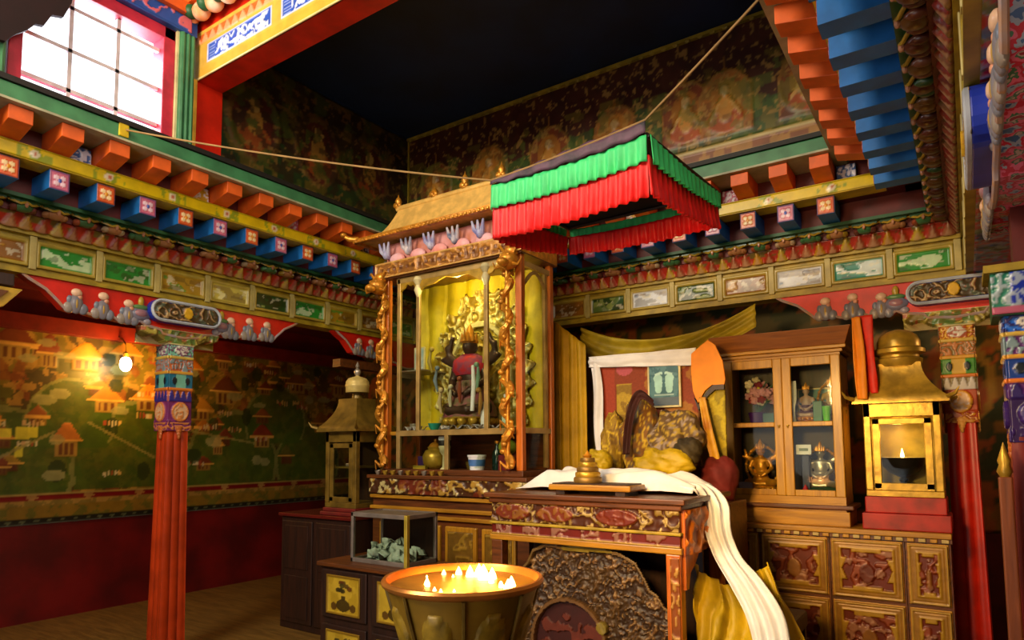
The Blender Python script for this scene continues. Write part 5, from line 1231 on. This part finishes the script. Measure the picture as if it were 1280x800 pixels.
frame_photo('standing_print', (-.93, 5.34, zs), .22, .26, mat('teal print', '#1c6a74', .5, second='#3a8a90'), 'teal picture standing at the back of the upper right shelf')
path_ribbon('white_scarf', [(-1.03, 5.1, 2.02), (-1.035, 5.1, 1.9), (-1.04, 5.1, 1.8), (-1.03, 5.1, 1.725)], [.06, .07, .05, .04], (1, 0, 0), M['white'], 'short white scarf hanging behind the middle stile on the upper right shelf', 'scarf', .008, 2, 20, 8)
box_thing('green_box', (-.9, -.84, 5.13, 5.19, zs, zs + .15), mat('green card', '#0c6a48', .45), 'dark green box standing on the upper right shelf', 'box')
o = MB().lathe([(.022, 0), (.03, .11), (.026, .11), (.02, .02), (.001, .018)], (-.81, 5.12, zs), 16).build('green_cup', mat('light green plastic', '#6ad034', .35), None, True); tag(o, 'bright light-green cup on the upper right shelf', 'cup')
box_thing('lavender_box', (-1.43, -1.33, 5.1, 5.17, zl, zl + .085), mat('lavender card', '#a890b0', .5), 'lavender box on the lower left shelf of the display cabinet', 'box')
cdn = thing('card', (-.98, 5.12, zl + .3), 'white card with grey lines leaning high on the lower right shelf', 'card')
MB().box(-1.02, -.92, 5.11, 5.12, zl + .29, zl + .36).build('paper', M['white'], cdn); MB().box(-1.0, -.94, 5.107, 5.11, zl + .315, zl + .335).build('printed_lines', mat('grey print', '#7a8a80', .6), cdn)
box_thing('blue_stand', (-.99, -.94, 5.13, 5.18, zl, zl + .285), mat('dark blue card', '#1a2a5a', .5), 'dark blue stand holding up the white card', 'stand')
lump('green_cloth', (-.86, 5.13, zl + .03), (.11, .05, .035), 4, mat('dark green cloth', '#123a24', .8), 'crumpled dark green cloth at the foot of the pale figurine', 'cloth', .12)
o = MB().lathe([(.035, 0), (.03, .02), (.012, .06), (.001, .08)], (-.965, 5.1, zl), 16).build('red_cone', mat('pink red cone', '#c02c3c', .5), None, True); tag(o, 'small pinkish-red cone on the lower right shelf', 'cone')

# ---- lamp houses: glazed gilt boxes with a swept roof and drum
def lamp_house(x0, x1, y0, y1, z0, zb, z1, roof_h, m, label, red_m, bowl_in, mid=False):
    cx_, cy_ = (x0 + x1) / 2, (y0 + y1) / 2
    t = thing('lamp_house', (cx_, cy_, z0), label, 'lamp house')
    MB().box(x0 - .03, x1 + .03, y0 - .03, y1 + .02, z0, (z0 + zb) / 2).build('red_step', red_m, t, bevel=.008); MB().box(x0 - .01, x1 + .01, y0 - .015, y1, (z0 + zb) / 2, zb).build('red_base', red_m, t, bevel=.008)
    MB().box(x0, x1, y0, y1, zb, zb + .04).build('floor', m, t, bevel=.004)
    for x in (x0, x1 - .045):
        for y in (y0, y1 - .045): MB().box(x, x + .045, y, y + .045, zb + .04, z1).build('corner_post', m, t, bevel=.006)
    mb = MB(); mb.box(x0, x1, y0, y0 + .04, z1 - .09, z1); mb.box(x0, x1, y1 - .04, y1, z1 - .09, z1); mb.box(x0, x0 + .04, y0, y1, z1 - .09, z1); mb.box(x1 - .04, x1, y0, y1, z1 - .09, z1); mb.build('top_rail', m, t, bevel=.004)
    fr2 = MB()
    for q in ((x0 + .05, x0 + .095, zb + .05, z1 - .1), (x1 - .095, x1 - .05, zb + .05, z1 - .1)): fr2.box(q[0], q[1], y0 + .005, y0 + .025, q[2], q[3])
    fr2.box(x0 + .05, x1 - .05, y0 + .005, y0 + .025, z1 - .14, z1 - .1); fr2.box(x0 + .05, x1 - .05, y0 + .005, y0 + .025, zb + .04, zb + .09)
    d = fr2.build('door', m, t, bevel=.004); MB().box(x0 + .09, x1 - .09, y0 + .012, y0 + .015, zb + .08, z1 - .13).build('glass', M['glass'], d)
    MB().box(x1 - .02, x1 - .016, y0 + .05, y1 - .05, zb + .05, z1 - .1).build('side_glass', M['glass'], t)
    MB().box(x0 + .02, x1 - .02, y1 - .02, y1 - .01, zb + .04, z1 - .05).build('back', M['ochre'] if bowl_in else M['dwood'], t)
    if mid: MB().box(x0 + .04, x1 - .04, y0 + .03, y1 - .03, zb + .33, zb + .345).build('shelf', M['dbrass'], t)
    # swept roof
    mb = MB(); hw, hd = (x1 - x0) / 2 + .055, (y1 - y0) / 2 + .055; rings = [(1.0, -.03), (1.0, 0)]
    for i in range(1, 9): s = i / 8; rings.append((.46 + .54 * (1 - s) ** 2.0, roof_h * s))
    vs = []; fs = [(0, 1, 2, 3)]
    for k, z in rings:
        for a, b in ((-1, -1), (1, -1), (1, 1), (-1, 1)): vs.append((cx_ + a * hw * k, cy_ + b * hd * k, z1 + .03 + z))
    n = len(rings)
    for i in range(n - 1):
        for k in range(4): fs.append((i * 4 + k, i * 4 + (k + 1) % 4, i * 4 + 4 + (k + 1) % 4, i * 4 + 4 + k))
    fs.append(tuple(4 * (n - 1) + k for k in (3, 2, 1, 0))); mb.add(vs, fs); rf = mb.build('roof', m, t, True)
    zt = z1 + .03 + roof_h; dr = hw * .5
    for a, b in ((-1, -1), (1, -1), (1, 1)):
        mb = MB(); mb.tube([(cx_ + a * hw * .97, cy_ + b * hd * .97, z1 + .03), (cx_ + a * hw * 1.12, cy_ + b * hd * 1.12, z1 + .045), (cx_ + a * hw * 1.2, cy_ + b * hd * 1.2, z1 + .085)], [.016, .012, .003], 7); mb.build('eave_tip', m, rf, True)
    return t, cx_, cy_, zt
tl, lx, ly, lz = lamp_house(-.575, -.135, 5.04, 5.32, 1.0, 1.215, 1.83, .24, M['brass'], 'golden lamp house with a burning bowl lamp inside on the altar by the red pillar', mat('red altar step', '#a01c14', .5, var=.4), True)
MB().lathe([(.12, -.02), (.135, .0), (.14, .03), (.12, .04), (.12, .055), (.155, .07), (.155, .095), (.13, .11), (.13, .15), (.112, .19), (.07, .22), (.02, .235), (.001, .237)], (lx - .0, ly, lz), 28).build('drum', M['brass'], tl, True)
tl2, lx2, ly2, lz2 = lamp_house(-4.57, -4.19, 3.84, 4.2, .995, 1.06, 1.70, .255, M['dbrass'], 'dull brass pagoda-roofed lamp house on the dark cabinet left of the shrine', mat('dull red step', '#6a1410', .6), False, True)
MB().lathe([(.05, -.01), (.04, .05), (.09, .055)], (lx2, ly2, lz2), 24).build('neck', M['dbrass'], tl2, True)
MB().lathe([(.095, .055), (.1, .06), (.1, .1), (.104, .11), (.104, .125), (.1, .13), (.1, .15), (.08, .18), (.02, .2), (.015, .21)], (lx2, ly2, lz2), 28).build('drum', mat('cream gilt drum', '#d8c070', .4, .2), tl2, True)
MB().lathe([(.015, .2), (.03, .23), (.03, .25), (.012, .27), (.02, .29), (.001, .33)], (lx2, ly2, lz2), 14).build('finial', M['silver'], tl2, True)
box_thing('silver_dish', (-4.44, -4.34, 3.95, 4.02, 1.406, 1.43), M['silver'], 'small pale metal dish on the shelf inside the pagoda-roofed lamp house', 'dish')
def butter_lamp(name, c, k, m, label, flame_n=1):
    t = thing(name, c, label, 'lamp')
    MB().lathe([(.06 * k, 0), (.07 * k, .01 * k), (.05 * k, .03 * k), (.02 * k, .06 * k), (.035 * k, .08 * k), (.02 * k, .1 * k), (.04 * k, .11 * k), (.10 * k, .14 * k), (.145 * k, .19 * k), (.16 * k, .25 * k), (.168 * k, .262 * k), (.15 * k, .258 * k), (.01, .24 * k)], c, 26).build('bowl', m, t, True)
    MB().lathe([(.148 * k, .25 * k), (.152 * k, .2625 * k), (.01, .2625 * k)], c, 26).build('butter', M['cream'], t, True)
    mb = MB(); mb.lathe([(.001, .25 * k), (.012, .27 * k), (.01, .29 * k), (.001, .335 * k)], c, 10); mb.build('flame', M['flame'], t, True)
    return t
butter_lamp('butter_lamp', (lx - .01, ly - .02, 1.256), .82, mat('blackened brass', '#100e08', .4), 'dark butter lamp with one flame inside the golden lamp house')
point('lamp_house_flame', (lx - .03, ly - .06, 1.62), 2.5, '#ffc060', .02)
# ---- hanging scarves between cabinet and lamp house
path_ribbon('orange_scarf', [(-.585, 5.0, 2.42), (-.575, 4.99, 2.2), (-.57, 4.98, 2.0), (-.565, 4.98, 1.86)], [.05, .07, .07, .06], (1, 0, 0), M['osilk'], 'orange scarf hanging at the right side of the display cabinet', 'scarf', .008, 1, 24, 10)
path_ribbon('red_scarf', [(-.535, 5.03, 2.43), (-.53, 5.02, 2.2), (-.515, 5.02, 2.0), (-.505, 5.02, 1.9)], [.1, .085, .08, .06], (1, 0, 0), mat('scarlet scarf', '#d8280e', .6), 'scarlet scarf hanging between the display cabinet and the golden lamp house', 'scarf', .008, 1, 24, 10)

# ================================================================== LEFT FURNITURE
dk = thing('dark_cabinet', (-4.63, 4.15, 0), 'tall dark brown cabinet at the left of the altar under the pagoda lamp house', 'cabinet')
MB().box(-5.09, -4.17, 3.80, 4.6, 0, .965).build('carcass', M['dwood'], dk, bevel=.006); MB().box(-5.11, -4.16, 3.775, 4.62, .965, .995).build('top', mat('red lacquer top', '#5a120c', .4, coat=.4), dk, bevel=.006)
for a, b in ((-5.07, -4.66), (-4.62, -4.19)):
    d = MB().box(a, b, 3.785, 3.80, .06, .93).build('door', M['dwood'], dk, bevel=.01)
    for z0, z1 in ((.10, .46), (.52, .89)): MB().box(a + .05, b - .05, 3.778, 3.786, z0, z1).build('panel', M['dwood'], d, bevel=.008)
yc = thing('painted_cabinet', (-3.1, 3.15, 0), 'low dark cabinet with yellow flower-painted panels under the small glass case', 'cabinet')
MB().box(-3.56, -2.62, 2.97, 3.38, 0, .79).build('carcass', M['dwood'], yc, bevel=.006); MB().box(-3.58, -2.6, 2.945, 3.39, .79, .82).build('top', M['rwood'], yc, bevel=.008)
def vase_panel(w, h, seed):
    c = Cv(w, h, .0055, '#c0a030'); c.put(c.n(12, seed) > .56, '#a8881f', .7); c.frame(0, w, 0, h, .014, '#8a6a1c', 1, .006)
    cx_ = w / 2; c.ell(cx_, h * .25, w * .2, h * .16, '#3a2c12', .95, .003); c.rect(cx_ - w * .07, cx_ + w * .07, h * .38, h * .48, '#3a2c12', .95)
    for k_ in range(9):
        a = R.uniform(-.9, .9); c.ell(cx_ + w * .3 * math.sin(a) * R.uniform(.5, 1), h * (.62 + .22 * R.random()), w * .08, h * .06, R.choice(['#2f2a14', '#4a3418', '#3a3a1c', '#5a2c14']), .9, .004)
    for q in (-1, 1): c.ell(cx_ + q * w * .28, h * .2, w * .09, h * .1, '#4a2c14', .9)
    return c
for i, x in enumerate((-3.53, -3.07)):
    for j, (z0, z1) in enumerate(((.47, .775), (.12, .43))):
        w_ = .41
        d = MB().box(x, x + w_, 2.955, 2.97, z0, z1).build('door', M['dwood'], yc, bevel=.006)
        vase_panel(w_ - .1, z1 - z0 - .06, i + 2 * j).build('painted_panel', (x + .05, 2.953, z0 + .03), X_, Z_, nY, M['gloss'], d, .002)
gx0, gx1, gy0, gy1, gz0, gz1 = -3.37, -2.87, 3.05, 3.34, .82, 1.14
gc = thing('glass_case', (-3.12, 3.2, .82), 'small metal-framed glass case full of crumpled banknotes on the low cabinet', 'case')
mb = MB()
for x in (gx0, gx1 - .022):
    mb.box(x, x + .022, gy1 - .022, gy1, gz0, gz1)
mb.box(gx0, gx0 + .022, gy0, gy0 + .022, gz0, gz1)
for z in (gz0, gz1 - .028):
    mb.box(gx0, gx1, gy0, gy0 + .022, z, z + .028); mb.box(gx0, gx1, gy1 - .022, gy1, z, z + .028); mb.box(gx0, gx0 + .022, gy0, gy1, z, z + .028); mb.box(gx1 - .022, gx1, gy0, gy1, z, z + .028)
mb.build('frame', mat('grey metal frame', '#8a8078', .4, .4), gc, bevel=.003)
MB().box(gx1 - .024, gx1 + .002, gy0 - .002, gy0 + .024, gz0, gz1).build('brass_edge', mat('bright brass edge', '#c8b040', .35, .4), gc, bevel=.003)
MB().box(gx0 + .022, gx1 - .022, gy0 + .008, gy0 + .012, gz0 + .02, gz1 - .02).build('front_glass', M['glass'], gc); MB().box(gx1 - .014, gx1 - .01, gy0 + .02, gy1 - .02, gz0 + .02, gz1 - .02).build('side_glass', M['glass'], gc)
MB().box(gx0 + .01, gx1 - .01, gy1 - .014, gy1 - .008, gz0 + .02, gz1 - .02).build('back', M['dwood'], gc); MB().box(gx0 + .01, gx1 - .01, gy0 + .01, gy1 - .01, gz1 - .012, gz1 - .006).build('lid', mat('dusty glass lid', '#6a6258', .3), gc)
MB().box(gx0 + .01, gx1 - .01, gy0 + .01, gy1 - .01, gz0 + .004, gz0 + .012).build('floor', M['dwood'], gc)
gn = mat('grey-green banknote', '#8a9a8c', .7, second='#b8c4b8', scale=25)
proto = None
for k_ in range(34):
    x, y = R.uniform(gx0 + .09, gx1 - .09), R.uniform(gy0 + .07, gy1 - .07); z = gz0 + .015 + .085 * (1 - abs((x - (gx0 + gx1) / 2 + .03) / .25)) * (k_ / 34)
    if proto is None: proto = note((x, y, z), .3, .9, 'crumpled banknotes in the glass case', 'crumpled grey-green banknote heaped in the small glass case', gn, .03); o = proto
    else: o = dup(proto)
    o.location = (x, y, z); o.rotation_euler = (R.uniform(-.6, .6), R.uniform(-.6, .6), R.uniform(0, 6))

# ================================================================== GREAT BUTTER LAMP
mat_med = mat('medallion brass', '#94781f', .45, .1, .4, 24)
bx, by, bz = -1.435, 1.80, 1.125
bl_ = thing('great_butter_lamp', (bx, by, 0), 'great brass butter lamp with many lit wicks in front of the altar', 'lamp')
MB().lathe([(.17, .0), (.175, .03), (.15, .06), (.09, .1), (.06, .16), (.05, .26), (.075, .3), (.075, .33), (.045, .37), (.045, .46), (.07, .56), (.115, .68), (.16, .80), (.2, .92), (.235, 1.03), (.255, 1.095)], (bx, by, 0), 48).build('bowl', mat('bowl brass', '#8a6c20', .42, .3, .35, 7, .1, 22), bl_, True)
MB().lathe([(.252, 1.088), (.262, 1.094), (.27, 1.1), (.274, 1.11), (.268, 1.119), (.257, 1.119), (.251, 1.11), (.237, 1.06), (.230, 1.04)], (bx, by, 0), 56).build('rim', mat('rim copper brass', '#c8823a', .3, .5), bl_, True)
MB().lathe([(.226, 1.04), (.239, 1.068), (.02, 1.070)], (bx, by, 0), 40).build('butter', M['butter'], bl_, True)
for k_ in range(8):
    a = -PI / 2 - .10 + k_ * PI / 4
    P = [(bx + (r_ + .003) * math.cos(a), by + (r_ + .003) * math.sin(a), z) for r_, z in ((.117, .68), (.162, .80), (.202, .92), (.237, 1.03), (.255, 1.09))]
    mb = MB(); mb.tube(P, .007, 6); mb.build('rib', M['dbrass'], bl_, True)
    a += PI / 8; mb = MB(); vs = []; cols_ = []
    nn_ = 14
    for j in range(nn_ + 1):
        for i in range(nn_ + 1):
            u, v = i / nn_ * 2 - 1, j / nn_ * 2 - 1; z = .92 + v * .125; rr = .16 + (z - .8) * .33; w = u * .062 / rr * (.72 + .28 * (v + 1) / 2)
            q = math.hypot(u, v); inside = q < .95
            hgt = (.003 + .006 * max(0, 1 - q) + .003 * float(scroll(u * 3 + k_, v * 3, 4, 2))) if inside else -.006
            vs.append((bx + (rr + hgt) * math.cos(a + w), by + (rr + hgt) * math.sin(a + w), z))
    mb.add(vs, [(j * (nn_ + 1) + i, j * (nn_ + 1) + i + 1, (j + 1) * (nn_ + 1) + i + 1, (j + 1) * (nn_ + 1) + i) for j in range(nn_) for i in range(nn_)])
    mb.build('medallion', mat_med, bl_, True, solid=.004)
fp_ = [(-.16, .09, .7), (-.115, .12, .9), (-.10, .07, .55), (-.055, .11, 1.1), (-.03, .13, 1.2), (.02, .09, 1.35), (.035, .12, 1.1), (.075, .06, .8), (.12, .05, .6), (.145, .02, .75), (.165, .05, 1.0), (.2, -.02, 1.1), (-.09, -.08, .8), (-.07, -.10, .7), (-.005, -.14, .6), (.03, -.15, .6), (.06, -.12, .55), (-.18, .02, .5)]
for x, y, k_ in fp_:
    mb = MB(); mb.tube([(bx + x, by + y, 1.066), (bx + x, by + y, 1.08)], .003, 5); wk = mb.build('wick', M['black'], bl_)
    MB().lathe([(.001, 0), (.009 * k_, .008 * k_), (.015 * k_, .018 * k_), (.011 * k_, .034 * k_), (.001, .054 * k_)], (bx + x, by + y, 1.074), 10).build('flame', M['flame'], wk, True)
for x, y in ((-.08, .08), (.08, .06), (0, -.06)): point('wick_light', (bx + x, by + y, 1.16), 2.2, '#ff9a38', .05)

# ---- bare bulb by the left mural
lb = thing('wall_bulb', (-6.85, 3.247, 2.41), 'glowing bare bulb on a bent arm in front of the left mural', 'bulb')
MB().ell((-6.85, 3.247, 2.407), (.055, .055, .075)).build('bulb', glow_mat('bulb glow', '#fff0d0', 30), lb, True)
MB().lathe([(.02, .06), (.026, .07), (.026, .11), (.015, .12)], (-6.85, 3.247, 2.407), 12).build('socket', M['dbrass'], lb, True)
MB().tube([(-6.85, 3.247, 2.515), (-6.86, 3.247, 2.6), (-6.92, 3.247, 2.66), (-6.998, 3.247, 2.69)], .007, 6).build('arm', M['dbrass'], lb)
# ================================================================== CAMERA AND LIGHT
# daylight through the windows of the roof light (left, right and front sides)
area('daylight_left_window', (-4.9, 1.9, 4.1), (-3, 1.9, 3.9), .9, .75, 38, '#eef2ff')
area('daylight_right_window', (-.2, 1.15, 4.35), (-2.6, 2.4, 3.3), 2.2, 1.1, 65, '#ffeed0')
area('daylight_front_window', (-3.3, -1.3, 4.5), (-2.3, 3, 3.0), 1.9, 1.2, 270, '#ffeccc')
# daylight from the doorway behind the viewer
area('daylight_doorway', (-2.0, -1.75, 1.5), (-2.0, 3, .6), 2.2, 1.9, 10, '#ffd498')
# added unseen fills, the lamp inside the shrine and the wall bulb's light
area('altar_fill', (-1.2, .6, 2.25), (-1.2, 5.0, 1.2), .5, .3, 21, '#ffca7a', 1.15)  # unseen warm fill added in front to light the altar
point('shrine_lamp', (-3.35, 4.12, 2.86), 11, '#ffe090', .04)
point('aisle_fill', (.75, 1.7, 1.7), 9, '#ffd8a8', .06)  # unseen fill added to brighten the pillar at the right edge
point('right_aisle_fill', (.9, 5.85, 2.5), 16, '#ffcf8a', .05)  # unseen fill added to brighten the back wall behind the right pillar
point('bulb_light', (-6.70, 3.23, 2.39), 36, '#ffb448', .04)
w = bpy.data.worlds.new('sky'); S.world = w; w.use_nodes = True
w.node_tree.nodes['Background'].inputs['Color'].default_value = (*lin('#f4f6ff'), 1); w.node_tree.nodes['Background'].inputs['Strength'].default_value = 2.0

cd = bpy.data.cameras.new('camera'); cam = bpy.data.objects.new('camera', cd); COL.objects.link(cam); S.camera = cam
yaw, pit, roll, F, PY = .598927, .0801, -.0068, 831.3, 493.5
cy, sy, cp, sp = math.cos(yaw), math.sin(yaw), math.cos(pit), math.sin(pit)
r = Vector((cy, sy, 0)); fw = Vector((-sy * cp, cy * cp, sp)); u = r.cross(fw)
r, u = math.cos(roll) * r + math.sin(roll) * u, -math.sin(roll) * r + math.cos(roll) * u
cam.matrix_world = Matrix(((r.x, u.x, -fw.x, 0), (r.y, u.y, -fw.y, 0), (r.z, u.z, -fw.z, 1.55), (0, 0, 0, 1)))
cd.sensor_width = 36; cd.lens = F / 1280 * 36; cd.shift_y = (PY - 400) / 1280; cd.clip_start = .05
vs = S.view_settings; vs.view_transform = 'Standard'; vs.look = 'None'; vs.gamma = 1; vs.exposure = 0.0; vs.use_curve_mapping = False
S.cycles.max_bounces = 6; S.cycles.diffuse_bounces = 3; S.cycles.transparent_max_bounces = 12; S.cycles.caustics_reflective = False; S.cycles.caustics_refractive = False
S.cycles.sample_clamp_indirect = 4.0
